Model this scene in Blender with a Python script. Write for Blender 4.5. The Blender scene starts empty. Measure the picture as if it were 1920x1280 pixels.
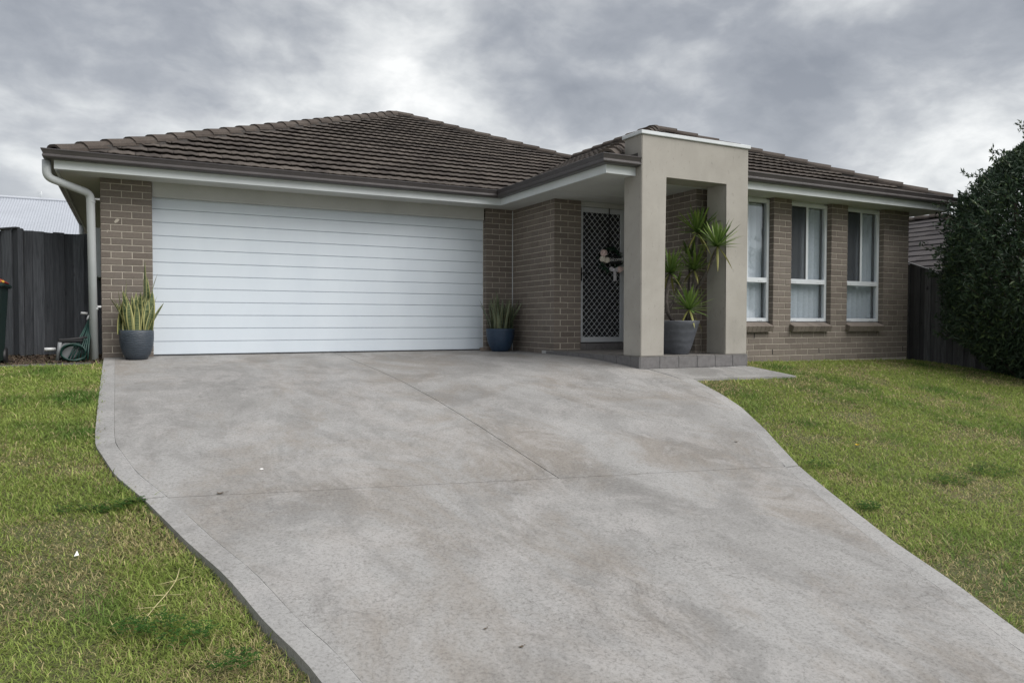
import bpy, bmesh, math, random
import numpy as np
from mathutils import Vector, Matrix

random.seed(7)
RNG = np.random.default_rng(11)
S = bpy.context.scene
COL = S.collection

# ------------------------------------------------------------------ camera
F_PX, CAM = 1380.3, (0.3226, -10.6862, 0.4094)
YAW, PITCH, ROLL = 0.4782, -0.0274, 0.0016
fw = Vector((math.sin(YAW)*math.cos(PITCH), math.cos(YAW)*math.cos(PITCH), math.sin(PITCH)))
r0 = Vector((math.cos(YAW), -math.sin(YAW), 0))
u0 = r0.cross(fw)
RT = r0*math.cos(ROLL) + u0*math.sin(ROLL)
UP = -r0*math.sin(ROLL) + u0*math.cos(ROLL)
cd = bpy.data.cameras.new('camera')
cam = bpy.data.objects.new('camera', cd)
COL.objects.link(cam)
cd.sensor_width = 36
cd.lens = F_PX/1920*36
cd.clip_start = 0.05
cd.clip_end = 2000
M = Matrix.Identity(4)
for i in range(3):
    M[i][0] = RT[i]; M[i][1] = UP[i]; M[i][2] = -fw[i]; M[i][3] = CAM[i]
cam.matrix_world = M
S.camera = cam


def px(p):
    d = Vector(p) - Vector(CAM)
    z = d.dot(fw)
    return 960 + F_PX*d.dot(RT)/z, 640 - F_PX*d.dot(UP)/z


# ------------------------------------------------------------------ world, sun, exposure
SUN_EL, SUN_AZ = math.radians(48), math.radians(36)      # veiled sun behind the camera, to its right
w = bpy.data.worlds.new('World')
S.world = w
w.use_nodes = True
nt = w.node_tree
nt.nodes.clear()


def NN(nt, typ, **kw):
    n = nt.nodes.new(typ)
    for k, v in kw.items():
        if k.startswith('_'):
            setattr(n, k[1:], v)
        else:
            n.inputs[k.replace('__', ' ')].default_value = v
    return n


def LK(nt, a, b):
    nt.links.new(a, b)


def ramp(nt, fac, stops, interp='LINEAR'):
    n = nt.nodes.new('ShaderNodeValToRGB')
    n.color_ramp.interpolation = interp
    e = n.color_ramp.elements
    while len(e) < len(stops):
        e.new(0.5)
    for el, (p, c) in zip(e, stops):
        el.position = p
        el.color = (c, c, c, 1) if isinstance(c, (int, float)) else (*c, 1)
    LK(nt, fac, n.inputs[0])
    return n.outputs[0]


def mth(nt, op, a, b=None, clamp=False):
    n = nt.nodes.new('ShaderNodeMath')
    n.operation = op
    n.use_clamp = clamp
    for i, v in enumerate((a, b)):
        if v is None:
            continue
        if isinstance(v, (int, float)):
            n.inputs[i].default_value = v
        else:
            LK(nt, v, n.inputs[i])
    return n.outputs[0]


def mixc(nt, fac, a, b, blend='MIX'):
    n = nt.nodes.new('ShaderNodeMix')
    n.data_type = 'RGBA'
    n.blend_type = blend
    for s, v in ((n.inputs[0], fac), (n.inputs[6], a), (n.inputs[7], b)):
        if isinstance(v, (int, float)):
            s.default_value = v
        elif isinstance(v, tuple):
            s.default_value = (*v, 1)
        else:
            LK(nt, v, s)
    return n.outputs[2]


SKY_K = 8.8
tc = NN(nt, 'ShaderNodeTexCoord')
sep = NN(nt, 'ShaderNodeSeparateXYZ')
LK(nt, tc.outputs['Generated'], sep.inputs[0])
zc = mth(nt, 'ADD', mth(nt, 'MAXIMUM', sep.outputs[2], 0.0), 0.34)
cb = NN(nt, 'ShaderNodeCombineXYZ')
LK(nt, mth(nt, 'DIVIDE', sep.outputs[0], zc), cb.inputs[0])
LK(nt, mth(nt, 'DIVIDE', sep.outputs[1], zc), cb.inputs[1])
cb.inputs[2].default_value = 3.7
nw = NN(nt, 'ShaderNodeTexNoise', Scale=2.6, Detail=3.0, Roughness=0.5)
LK(nt, cb.outputs[0], nw.inputs['Vector'])
wv = NN(nt, 'ShaderNodeVectorMath', _operation='MULTIPLY_ADD')
LK(nt, nw.outputs['Color'], wv.inputs[0])
wv.inputs[1].default_value = (0.16, 0.16, 0.16)
LK(nt, cb.outputs[0], wv.inputs[2])
n1 = NN(nt, 'ShaderNodeTexNoise', Scale=2.7, Detail=7.0, Roughness=0.56, Distortion=0.0)
LK(nt, wv.outputs[0], n1.inputs['Vector'])
n2 = NN(nt, 'ShaderNodeTexNoise', Scale=1.0, Detail=3.0, Roughness=0.45, Distortion=0.0)
LK(nt, cb.outputs[0], n2.inputs['Vector'])
cl = mth(nt, 'ADD', mth(nt, 'MULTIPLY', n1.outputs[0], 0.60), mth(nt, 'MULTIPLY', n2.outputs[0], 0.40))
cl = mth(nt, 'ADD', mth(nt, 'MULTIPLY', cl, 2.3), -0.65)
ccol = ramp(nt, cl, [(0.22, (.098, .107, .124)), (0.40, (.143, .152, .168)), (0.50, (.192, .200, .212)),
                     (0.61, (.262, .270, .276)), (0.80, (.395, .398, .394))])
skyt = NN(nt, 'ShaderNodeTexSky', _sky_type='NISHITA', _sun_disc=False)
skyt.sun_elevation = SUN_EL
skyt.sun_rotation = math.pi - SUN_AZ
lowz = mth(nt, 'POWER', mth(nt, 'SUBTRACT', 1.0, mth(nt, 'MAXIMUM', sep.outputs[2], 0.0)), 7.0)
ccol = mixc(nt, mth(nt, 'MULTIPLY', lowz, 0.72), ccol, (.44, .444, .44))
skc = mixc(nt, 1.0, ccol, (SKY_K, SKY_K, SKY_K), 'MULTIPLY')
mx = mixc(nt, 0.97, skyt.outputs[0], skc)
bg = NN(nt, 'ShaderNodeBackground', Strength=0.1)
LK(nt, mx, bg.inputs[0])
wo = NN(nt, 'ShaderNodeOutputWorld')
LK(nt, bg.outputs[0], wo.inputs[0])

sd = bpy.data.lights.new('sun', 'SUN')
sd.energy = 1.5
sd.angle = math.radians(60)
sd.color = (1.0, 0.965, 0.92)
sun = bpy.data.objects.new('sun', sd)
COL.objects.link(sun)
sdir = Vector((math.sin(SUN_AZ)*math.cos(SUN_EL), -math.cos(SUN_AZ)*math.cos(SUN_EL), math.sin(SUN_EL)))
sun.rotation_euler = sdir.to_track_quat('Z', 'Y').to_euler()
sun.location = (6, -30, 30)

S.view_settings.view_transform = 'Standard'
S.view_settings.look = 'None'
S.view_settings.gamma = 1
S.view_settings.use_curve_mapping = False
S.view_settings.exposure = 1.52
S.render.engine = 'CYCLES'
S.cycles.max_bounces = 8
S.cycles.transparent_max_bounces = 12
S.cycles.use_denoising = True


# ------------------------------------------------------------------ materials
def new_mat(name):
    m = bpy.data.materials.new(name)
    m.use_nodes = True
    t = m.node_tree
    b = t.nodes['Principled BSDF']
    return m, t, b


def noise(t, vec, scale, detail=4.0, rough=0.55, dist=0.0):
    n = NN(t, 'ShaderNodeTexNoise', Scale=scale, Detail=detail, Roughness=rough, Distortion=dist)
    if vec is not None:
        LK(t, vec, n.inputs['Vector'])
    return n.outputs[0]


def pos(t):
    return NN(t, 'ShaderNodeNewGeometry').outputs['Position']


def scaled(t, vec, s):
    n = NN(t, 'ShaderNodeMapping')
    n.inputs['Scale'].default_value = s
    LK(t, vec, n.inputs[0])
    return n.outputs[0]


def bump(t, b, h, strength=0.3, dist=0.005):
    n = NN(t, 'ShaderNodeBump', Strength=strength, Distance=dist)
    LK(t, h, n.inputs['Height'])
    LK(t, n.outputs[0], b.inputs['Normal'])


def simple(name, col, rough=0.6, var=0.12, scale=6.0, metallic=0.0, bumpy=0.0, bscale=80, spec=0.4, streak=None):
    """base colour with soft wear variation"""
    m, t, b = new_mat(name)
    p = pos(t)
    if streak:
        p2 = scaled(t, p, streak)
    else:
        p2 = p
    f = noise(t, p2, scale, 5, 0.6)
    lo = tuple(c*(1-var) for c in col)
    hi = tuple(min(1, c*(1+var)) for c in col)
    c = ramp(t, f, [(0.3, lo), (0.7, hi)])
    LK(t, c, b.inputs['Base Color'])
    b.inputs['Roughness'].default_value = rough
    b.inputs['Metallic'].default_value = metallic
    b.inputs['Specular IOR Level'].default_value = spec
    if bumpy:
        bump(t, b, noise(t, p, bscale, 3), bumpy, 0.004)
    return m


def rnd_factor(t):
    """one random number per object and per loose piece"""
    oi = NN(t, 'ShaderNodeObjectInfo').outputs['Random']
    ri = NN(t, 'ShaderNodeNewGeometry').outputs['Random Per Island']
    return mth(t, 'FRACT', mth(t, 'ADD', mth(t, 'MULTIPLY', oi, 7.31), ri))


MAT = {}


def mat_brick():
    m, t, b = new_mat('brick_face')
    p = pos(t)
    r = rnd_factor(t)
    base = ramp(t, r, [(0.0, (.132, .107, .089)), (0.35, (.170, .141, .118)), (0.7, (.206, .173, .146)), (1.0, (.150, .126, .108))])
    f = noise(t, p, 45, 6, 0.65)
    c = mixc(t, 0.45, base, ramp(t, f, [(0.25, (.10, .09, .082)), (0.75, (.23, .205, .185))]))
    g = noise(t, p, 1.2, 3)
    c = mixc(t, ramp(t, g, [(0.55, 0.0), (0.8, 0.3)]), c, (.22, .205, .19))
    LK(t, c, b.inputs['Base Color'])
    b.inputs['Roughness'].default_value = 0.88
    b.inputs['Specular IOR Level'].default_value = 0.25
    bump(t, b, noise(t, p, 160, 4, 0.7), 0.35, 0.003)
    return m


def mat_tile(name, lo, hi, lich=0.5):
    m, t, b = new_mat(name)
    p = pos(t)
    r = rnd_factor(t)
    base = ramp(t, r, [(0.0, lo), (0.5, tuple((a+c)/2 for a, c in zip(lo, hi))), (1.0, hi)])
    f = noise(t, p, 3.0, 7, 0.7)
    c = mixc(t, ramp(t, f, [(0.42, 0.0), (0.72, lich)]), base, (.175, .155, .135))
    f2 = noise(t, p, 55, 4, 0.7)
    c = mixc(t, ramp(t, f2, [(0.35, 0.55), (0.6, 0.0)]), c, (.04, .036, .034))
    LK(t, c, b.inputs['Base Color'])
    b.inputs['Roughness'].default_value = 0.85
    b.inputs['Specular IOR Level'].default_value = 0.15
    bump(t, b, f2, 0.3, 0.004)
    return m


def mat_concrete(name, lo, hi, stain=0.5, crackle=1.0):
    m, t, b = new_mat(name)
    p = pos(t)
    pd = scaled(t, p, (1.0, 0.55, 1.0))
    big = noise(t, pd, 0.9, 8, 0.62, 0.6)
    c = ramp(t, big, [(0.38, lo), (0.58, hi)])
    st = noise(t, pd, 0.8, 10, 0.74, 0.5)
    c = mixc(t, ramp(t, st, [(0.48, 0.0), (0.60, stain*.85)]), c, (.200, .172, .142))
    wet = noise(t, pd, 1.7, 10, 0.76, 0.7)
    c = mixc(t, ramp(t, wet, [(0.50, 0.0), (0.55, 0.26), (0.64, 0.42)]), c, (.140, .136, .131))
    pale = noise(t, scaled(t, p, (1.4, .8, 1)), 1.5, 10, 0.78, 0.6)
    c = mixc(t, ramp(t, pale, [(0.50, 0.0), (0.58, 0.45)]), c, (.345, .335, .328))
    fine = noise(t, p, 60, 6, 0.8)
    c = mixc(t, ramp(t, fine, [(0.36, 0.6), (0.5, 0.0)]), c, (.10, .095, .09))
    c = mixc(t, ramp(t, fine, [(0.55, 0.0), (0.72, 0.4)]), c, (.42, .415, .40))
    # crazing
    nd = NN(t, 'ShaderNodeTexNoise', Scale=7.0, Detail=4.0)
    LK(t, p, nd.inputs['Vector'])
    vm = NN(t, 'ShaderNodeVectorMath', _operation='MULTIPLY_ADD')
    LK(t, nd.outputs['Color'], vm.inputs[0])
    vm.inputs[1].default_value = (0.22, 0.22, 0.22)
    LK(t, p, vm.inputs[2])
    vo = NN(t, 'ShaderNodeTexVoronoi', _feature='DISTANCE_TO_EDGE', Scale=19.0)
    LK(t, vm.outputs[0], vo.inputs['Vector'])
    line = ramp(t, vo.outputs[0], [(0.0, 1.0), (0.035, 0.0)])
    msk = ramp(t, noise(t, p, 1.1, 4), [(0.40, 0.0), (0.66, 0.5*crackle)])
    c = mixc(t, mth(t, 'MULTIPLY', line, msk), c, (.075, .07, .066))
    vm2 = NN(t, 'ShaderNodeVectorMath', _operation='MULTIPLY_ADD')
    LK(t, nd.outputs['Color'], vm2.inputs[0])
    vm2.inputs[1].default_value = (0.35, 0.35, 0.35)
    LK(t, p, vm2.inputs[2])
    vo2 = NN(t, 'ShaderNodeTexVoronoi', _feature='DISTANCE_TO_EDGE', Scale=0.55)
    LK(t, vm2.outputs[0], vo2.inputs['Vector'])
    l2 = ramp(t, vo2.outputs[0], [(0.0, 0.4*crackle), (0.0014, 0.0)])
    c = mixc(t, mth(t, 'MULTIPLY', l2, ramp(t, noise(t, p, .8, 3), [(0.46, 0.0), (0.56, 1.0)])), c, (.06, .056, .052))
    LK(t, c, b.inputs['Base Color'])
    LK(t, ramp(t, wet, [(0.45, 0.78), (0.7, 0.62)]), b.inputs['Roughness'])
    b.inputs['Specular IOR Level'].default_value = 0.3
    bump(t, b, mth(t, 'ADD', fine, mth(t, 'MULTIPLY', big, 0.6)), 0.35, 0.004)
    return m


def mat_timber(name, lo, hi):
    m, t, b = new_mat(name)
    p = pos(t)
    r = rnd_factor(t)
    g = noise(t, scaled(t, p, (28, 28, 1.6)), 2.0, 6, 0.65, 0.4)
    c = ramp(t, g, [(0.3, lo), (0.7, hi)])
    c = mixc(t, mth(t, 'MULTIPLY', r, 0.75), c, tuple(v*0.55 for v in lo))
    kn = noise(t, scaled(t, p, (5, 5, 2.4)), 2.0, 3, 0.5)
    c = mixc(t, ramp(t, kn, [(0.68, 0.0), (0.76, 0.8)]), c, (.012, .012, .014))
    LK(t, c, b.inputs['Base Color'])
    b.inputs['Roughness'].default_value = 0.9
    bump(t, b, g, 0.5, 0.006)
    return m


def mat_attr(name, attr, rough=0.55, spec=0.35, trans=0.0):
    m, t, b = new_mat(name)
    a = NN(t, 'ShaderNodeAttribute', _attribute_name=attr)
    LK(t, a.outputs['Color'], b.inputs['Base Color'])
    b.inputs['Roughness'].default_value = rough
    b.inputs['Specular IOR Level'].default_value = spec
    if trans:
        out = t.nodes['Material Output']
        tr = NN(t, 'ShaderNodeBsdfTranslucent')
        LK(t, a.outputs['Color'], tr.inputs[0])
        mxs = NN(t, 'ShaderNodeMixShader')
        mxs.inputs[0].default_value = trans
        LK(t, b.outputs[0], mxs.inputs[1])
        LK(t, tr.outputs[0], mxs.inputs[2])
        LK(t, mxs.outputs[0], out.inputs[0])
    return m


def mat_glass():
    m, t, b = new_mat('window_glass')
    t.nodes.remove(b)
    fr = NN(t, 'ShaderNodeLayerWeight', Blend=0.5)
    tr = NN(t, 'ShaderNodeBsdfTransparent', Color=(.93, .94, .945, 1))
    gl = NN(t, 'ShaderNodeBsdfGlossy', Roughness=0.01, Color=(.95, .97, 1, 1))
    mx = NN(t, 'ShaderNodeMixShader')
    LK(t, mth(t, 'ADD', mth(t, 'MULTIPLY', mth(t, 'POWER', fr.outputs['Facing'], 4.0), 0.75), 0.095, True), mx.inputs[0])
    LK(t, tr.outputs[0], mx.inputs[1])
    LK(t, gl.outputs[0], mx.inputs[2])
    LK(t, mx.outputs[0], t.nodes['Material Output'].inputs[0])
    return m


def mat_screen():
    m, t, b = new_mat('fly_screen_mesh')
    out = t.nodes['Material Output']
    b.inputs['Base Color'].default_value = (.02, .022, .027, 1)
    b.inputs['Roughness'].default_value = 0.8
    tr = NN(t, 'ShaderNodeBsdfTransparent')
    mx = NN(t, 'ShaderNodeMixShader')
    mx.inputs[0].default_value = 0.66
    LK(t, tr.outputs[0], mx.inputs[1])
    LK(t, b.outputs[0], mx.inputs[2])
    LK(t, mx.outputs[0], out.inputs[0])
    return m


def mat_render():
    m, t, b = new_mat('cement_render')
    p = pos(t)
    f = noise(t, p, 1.6, 6, 0.6, 0.4)
    c = ramp(t, f, [(0.3, (.295, .28, .254)), (0.7, (.37, .352, .322))])
    sp = noise(t, scaled(t, p, (1, 1, .45)), 24, 4, 0.7)
    c = mixc(t, ramp(t, sp, [(0.60, 0.0), (0.70, 0.5)]), c, (.20, .19, .175))
    dr = noise(t, scaled(t, p, (9, 9, .7)), 1.3, 4, 0.6)
    c = mixc(t, ramp(t, dr, [(0.6, 0.0), (0.8, 0.28)]), c, (.22, .215, .20))
    LK(t, c, b.inputs['Base Color'])
    b.inputs['Roughness'].default_value = 0.9
    b.inputs['Specular IOR Level'].default_value = 0.2
    bump(t, b, mth(t, 'ADD', noise(t, p, 120, 4, 0.7), mth(t, 'MULTIPLY', sp, 0.8)), 0.3, 0.004)
    return m


def mat_garage():
    m, t, b = new_mat('garage_door_steel')
    p = pos(t)
    g = noise(t, scaled(t, p, (1.2, 1, 40)), 3.0, 5, 0.6, 0.3)
    d = noise(t, scaled(t, p, (1.5, 1, .5)), 2.0, 4)
    c = ramp(t, d, [(0.3, (.58, .64, .705)), (0.7, (.62, .68, .74))])
    LK(t, c, b.inputs['Base Color'])
    b.inputs['Roughness'].default_value = 0.42
    bump(t, b, g, 0.12, 0.003)
    return m


def mat_sansevieria(name, mid, dark, margin):
    m, t, b = new_mat(name)
    a = NN(t, 'ShaderNodeAttribute', _attribute_name='edge').outputs['Fac']
    p = pos(t)
    bands = noise(t, scaled(t, p, (10, 10, 75)), 1.0, 3, 0.6, 0.5)
    c = ramp(t, bands, [(0.38, dark), (0.6, mid)])
    c = mixc(t, ramp(t, a, [(0.60, 0.0), (0.72, 1.0)]), c, margin)
    LK(t, c, b.inputs['Base Color'])
    b.inputs['Roughness'].default_value = 0.45
    return m


def mat_pot(name, lo, hi, rough, ribs):
    m, t, b = new_mat(name)
    p = pos(t)
    f = noise(t, p, 9, 6, 0.65)
    c = ramp(t, f, [(0.3, lo), (0.72, hi)])
    sc = noise(t, p, 40, 5, 0.75)
    c = mixc(t, ramp(t, sc, [(0.64, 0.0), (0.74, 0.45)]), c, tuple(min(1, v*2.6+.04) for v in hi))
    LK(t, c, b.inputs['Base Color'])
    b.inputs['Roughness'].default_value = rough
    wv = NN(t, 'ShaderNodeTexWave', _bands_direction='Z', Scale=ribs, Distortion=6.0, Detail=2.0)
    wv.inputs['Detail Scale'].default_value = 1.5
    LK(t, p, wv.inputs['Vector'])
    bump(t, b, mth(t, 'ADD', wv.outputs[1], mth(t, 'MULTIPLY', sc, 0.4)), 0.4, 0.006)
    return m


MAT['brick'] = mat_brick()
MAT['mortar'] = simple('mortar', (.46, .42, .36), 0.95, 0.15, 12, bumpy=0.3)
MAT['tile'] = mat_tile('roof_tile', (.050, .043, .040), (.108, .093, .083))
MAT['ridge'] = mat_tile('ridge_cap', (.058, .047, .041), (.090, .075, .065), 0.3)
MAT['bed'] = simple('ridge_mortar', (.06, .055, .052), 0.95, 0.3, 30, bumpy=0.4)
MAT['sarking'] = simple('roof_sarking', (.04, .037, .036), 0.9)
MAT['gutter'] = simple('gutter_steel', (.062, .056, .057), 0.38, 0.18, 4)
MAT['fascia'] = simple('fascia_paint', (.60, .635, .65), 0.5, 0.06, 3)
MAT['soffit'] = simple('soffit_sheet', (.50, .51, .49), 0.7, 0.06, 2)
MAT['header'] = simple('header_sheet', (.44, .445, .43), 0.7, 0.07, 2)
MAT['garage'] = mat_garage()
MAT['dark'] = simple('dark_void', (.012, .012, .014), 0.9)
MAT['seal'] = simple('rubber_seal', (.03, .03, .032), 0.8)
MAT['render'] = mat_render()
MAT['coping'] = simple('coping_metal', (.55, .58, .60), 0.35, 0.08, 4)
MAT['steptile'] = simple('step_tile', (.135, .130, .132), 0.55, 0.22, 14, bumpy=0.15)
MAT['floortile'] = simple('floor_tile', (.145, .137, .13), 0.6, 0.18, 8)
MAT['grout'] = simple('grout', (.42, .42, .42), 0.9, 0.1, 10)
MAT['alu'] = simple('window_aluminium', (.62, .655, .69), 0.4, 0.05, 5)
MAT['doorframe'] = simple('door_frame_aluminium', (.46, .48, .51), 0.42, 0.05, 5)
MAT['grille'] = simple('grille_aluminium', (.60, .62, .65), 0.45, 0.05, 8)
MAT['glass'] = mat_glass()
MAT['screen'] = mat_screen()
MAT['blind'] = simple('blind_fabric', (.64, .70, .765), 0.8, 0.04, 6)
MAT['frontdoor'] = simple('front_door_timber', (.030, .034, .040), 0.5, 0.15, 5)
MAT['slab'] = mat_concrete('driveway_concrete', (.218, .214, .208), (.296, .293, .288), 0.66)
MAT['border'] = mat_concrete('border_concrete', (.245, .243, .240), (.31, .308, .304), 0.15, 0.25)
MAT['path'] = mat_concrete('path_concrete', (.20, .198, .194), (.265, .262, .257), 0.3, 0.3)
MAT['fence'] = mat_timber('fence_timber', (.036, .040, .048), (.115, .122, .135))
MAT['fencer'] = mat_timber('boundary_fence_timber', (.075, .077, .082), (.20, .205, .212))
MAT['pvc'] = simple('painted_pipe', (.44, .465, .475), 0.42, 0.06, 4)
MAT['white'] = simple('white_plastic', (.62, .63, .64), 0.5, 0.06, 8)
MAT['meter'] = simple('meter_box_paint', (.36, .39, .41), 0.5, 0.05)
MAT['edging'] = mat_timber('edging_timber', (.10, .10, .10), (.20, .195, .19))
MAT['mulch'] = mat_attr('mulch_chips', 'col', 0.9)
MAT['leaf'] = mat_attr('shrub_leaf', 'col', 0.5, 0.4, 0.12)
MAT['bark'] = simple('bark', (.09, .075, .06), 0.9, 0.4, 40, bumpy=0.6)
MAT['stem'] = simple('yucca_bark', (.085, .075, .068), 0.9, 0.5, 45, bumpy=0.7)
MAT['yucca'] = mat_attr('yucca_leaf', 'col', 0.5, 0.35, 0.15)
MAT['grass'] = mat_attr('grass_blade', 'col', 0.62, 0.25, 0.42)
MAT['soil'] = simple('potting_soil', (.035, .028, .022), 0.95, 0.4, 60, bumpy=0.6)
MAT['snake1'] = mat_sansevieria('yellow_edged_leaf', (.16, .19, .085), (.035, .065, .03), (.40, .385, .16))
MAT['snake2'] = mat_sansevieria('banded_leaf', (.115, .145, .085), (.028, .055, .032), (.20, .21, .11))
MAT['pot1'] = mat_pot('slate_blue_pot', (.028, .038, .052), (.045, .058, .075), 0.5, 14)
MAT['pot2'] = mat_pot('deep_blue_pot', (.012, .030, .062), (.022, .048, .092), 0.35, 16)
MAT['pot3'] = mat_pot('weathered_grey_pot', (.060, .066, .080), (.088, .095, .112), 0.6, 3)
MAT['bin'] = simple('bin_plastic', (.006, .020, .018), 0.45, 0.15, 5)
MAT['binred'] = simple('bin_lid_red', (.22, .02, .015), 0.45, 0.1, 5)
MAT['binyellow'] = simple('yellow_sticker', (.55, .34, .05), 0.5)
MAT['hose'] = simple('hose_green', (.007, .036, .030), 0.4, 0.15, 10)
MAT['black'] = simple('black_plastic', (.014, .014, .016), 0.5)
MAT['greyplastic'] = simple('grey_plastic', (.20, .21, .22), 0.5, 0.1)
MAT['brass'] = simple('tap_metal', (.30, .28, .25), 0.4, 0.2, 20, 0.6)
MAT['metalroof'] = simple('metal_roof', (.36, .385, .43), 0.45, 0.05, 1.2)
MAT['nwall'] = simple('neighbour_wall', (.30, .28, .26), 0.9, 0.1, 2)
MAT['ntile'] = mat_tile('neighbour_tile', (.042, .039, .042), (.082, .076, .080), 0.3)
MAT['wleaf'] = simple('wreath_leaf', (.022, .055, .034), 0.6, 0.4, 60)
MAT['pink'] = simple('pink_petal', (.70, .56, .54), 0.7, 0.15, 60)
MAT['cream'] = simple('cream_petal', (.80, .75, .68), 0.7, 0.12, 60)
MAT['ribbon'] = simple('grey_ribbon', (.62, .60, .65), 0.6, 0.15, 40)
MAT['signb'] = simple('sign_board', (.012, .013, .016), 0.6)
MAT['letter'] = simple('lettering', (.62, .62, .63), 0.6)
MAT['petal'] = simple('dandelion_petal', (.78, .50, .02), 0.6, 0.1, 50)
MAT['dry'] = simple('dry_leaf', (.10, .075, .05), 0.8, 0.3, 60)
MAT['paper'] = simple('white_scrap', (.75, .75, .74), 0.8)
MAT['paver'] = simple('broken_paver', (.20, .165, .14), 0.9, 0.25, 30, bumpy=0.5)


def mat_ground():
    m, t, b = new_mat('lawn_soil')
    p = pos(t)
    f = noise(t, p, 3.0, 7, 0.65)
    c = ramp(t, f, [(0.3, (.070, .085, .026)), (0.55, (.105, .11, .042)), (0.75, (.15, .125, .07))])
    f2 = noise(t, p, 70, 4, 0.7)
    c = mixc(t, ramp(t, f2, [(0.35, 0.5), (0.6, 0.0)]), c, (.025, .024, .012))
    LK(t, c, b.inputs['Base Color'])
    b.inputs['Roughness'].default_value = 0.95
    bump(t, b, f2, 0.8, 0.02)
    return m


MAT['ground'] = mat_ground()


# ------------------------------------------------------------------ object helpers
def link(o, parent=None):
    COL.objects.link(o)
    if parent is not None:
        o.parent = parent
        o.matrix_parent_inverse = WM[parent.name].inverted()
    WM[o.name] = Matrix.Identity(4)
    return o


WM = {}


def tag(o, label=None, cat=None, group=None, kind=None):
    if label: o['label'] = label
    if cat: o['category'] = cat
    if group: o['group'] = group
    if kind: o['kind'] = kind
    return o


def empty(name, loc):
    o = bpy.data.objects.new(name, None)
    o.empty_display_size = 0.2
    COL.objects.link(o)
    o.location = loc
    WM[o.name] = Matrix.Translation(loc)
    return o


class MB:
    """collects shapes for one mesh object"""
    def __init__(self):
        self.v = []; self.f = []; self.smooth = []

    def add(self, v, f, smooth=False):
        k = len(self.v)
        self.v += [tuple(p) for p in v]
        self.f += [tuple(i+k for i in q) for q in f]
        self.smooth += [smooth]*len(f)
        return self

    def box(self, a, b):
        (x0, y0, z0), (x1, y1, z1) = a, b
        v = [(x0, y0, z0), (x1, y0, z0), (x1, y1, z0), (x0, y1, z0), (x0, y0, z1), (x1, y0, z1), (x1, y1, z1), (x0, y1, z1)]
        return self.add(v, [(0, 3, 2, 1), (4, 5, 6, 7), (0, 1, 5, 4), (1, 2, 6, 5), (2, 3, 7, 6), (3, 0, 4, 7)])

    def bbox(self, a, b, c=0.004):
        """box with small chamfers on every edge"""
        cx = [(a[i]+b[i])/2 for i in range(3)]
        h = [(b[i]-a[i])/2 for i in range(3)]
        bm = bmesh.new()
        bmesh.ops.create_cube(bm, size=1)
        for q in bm.verts:
            q.co = Vector((cx[0]+q.co.x*2*h[0], cx[1]+q.co.y*2*h[1], cx[2]+q.co.z*2*h[2]))
        bmesh.ops.bevel(bm, geom=bm.edges[:], offset=min(c, min(h)*.9), segments=1, affect='EDGES')
        return self.bm(bm)

    def bm(self, bm, smooth=False, mtx=None):
        bm.verts.index_update()
        vs = [(mtx @ q.co if mtx else q.co.copy()) for q in bm.verts]
        self.add(vs, [[q.index for q in f.verts] for f in bm.faces], smooth)
        bm.free()
        return self

    def tube(self, pts, r, n=10, cap=True, smooth=True):
        pts = [Vector(p) for p in pts]
        rr = r if isinstance(r, (list, tuple)) else [r]*len(pts)
        t = (pts[1]-pts[0]).normalized()
        nx = t.orthogonal().normalized()
        v = []; f = []
        for i, p in enumerate(pts):
            t2 = (pts[min(i+1, len(pts)-1)] - pts[max(i-1, 0)]).normalized()
            nx = (nx - t2*nx.dot(t2)).normalized()
            ny = t2.cross(nx)
            for k in range(n):
                a = 2*math.pi*k/n
                v.append(p + (nx*math.cos(a)+ny*math.sin(a))*rr[i])
        for i in range(len(pts)-1):
            for k in range(n):
                f.append((i*n+k, i*n+(k+1) % n, (i+1)*n+(k+1) % n, (i+1)*n+k))
        self.add(v, f, smooth)
        if cap:
            k0 = len(self.v)-len(v)
            self.f.append(tuple(k0+i for i in reversed(range(n)))); self.smooth.append(False)
            self.f.append(tuple(k0+(len(pts)-1)*n+i for i in range(n))); self.smooth.append(False)
        return self

    def lathe(self, prof, c=(0, 0, 0), n=40, smooth=True):
        v = []; f = []
        for r, z in prof:
            for k in range(n):
                a = 2*math.pi*k/n
                v.append((c[0]+r*math.cos(a), c[1]+r*math.sin(a), c[2]+z))
        for i in range(len(prof)-1):
            for k in range(n):
                f.append((i*n+k, i*n+(k+1) % n, (i+1)*n+(k+1) % n, (i+1)*n+k))
        return self.add(v, f, smooth)

    def quad(self, a, b, c, d):
        return self.add([a, b, c, d], [(0, 1, 2, 3)])

    def mesh(self, name, mat=None):
        me = bpy.data.meshes.new(name)
        me.from_pydata(self.v, [], self.f)
        me.polygons.foreach_set('use_smooth', self.smooth)
        if mat: me.materials.append(mat)
        me.update()
        return me

    def build(self, name, mat, parent=None, **kw):
        o = bpy.data.objects.new(name, self.mesh(name, mat))
        link(o, parent)
        tag(o, **kw)
        return o


def smooth_path(pts, rad, n=5):
    """round the corners of a polyline"""
    P = [Vector(p) for p in pts]
    out = [P[0]]
    for i in range(1, len(P)-1):
        a = P[i]+(P[i-1]-P[i]).normalized()*min(rad, (P[i-1]-P[i]).length*.45)
        b = P[i]+(P[i+1]-P[i]).normalized()*min(rad, (P[i+1]-P[i]).length*.45)
        for k in range(n+1):
            s = k/n
            out.append(a*(1-s)**2 + P[i]*2*s*(1-s) + b*s*s)
    out.append(P[-1])
    return out


def add_colors(me, cols, name='col'):
    """per-vertex colours"""
    a = me.color_attributes.new(name, 'FLOAT_COLOR', 'POINT')
    c = np.ones((len(me.vertices), 4), np.float32)
    c[:, :3] = cols
    a.data.foreach_set('color', c.ravel())


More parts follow.
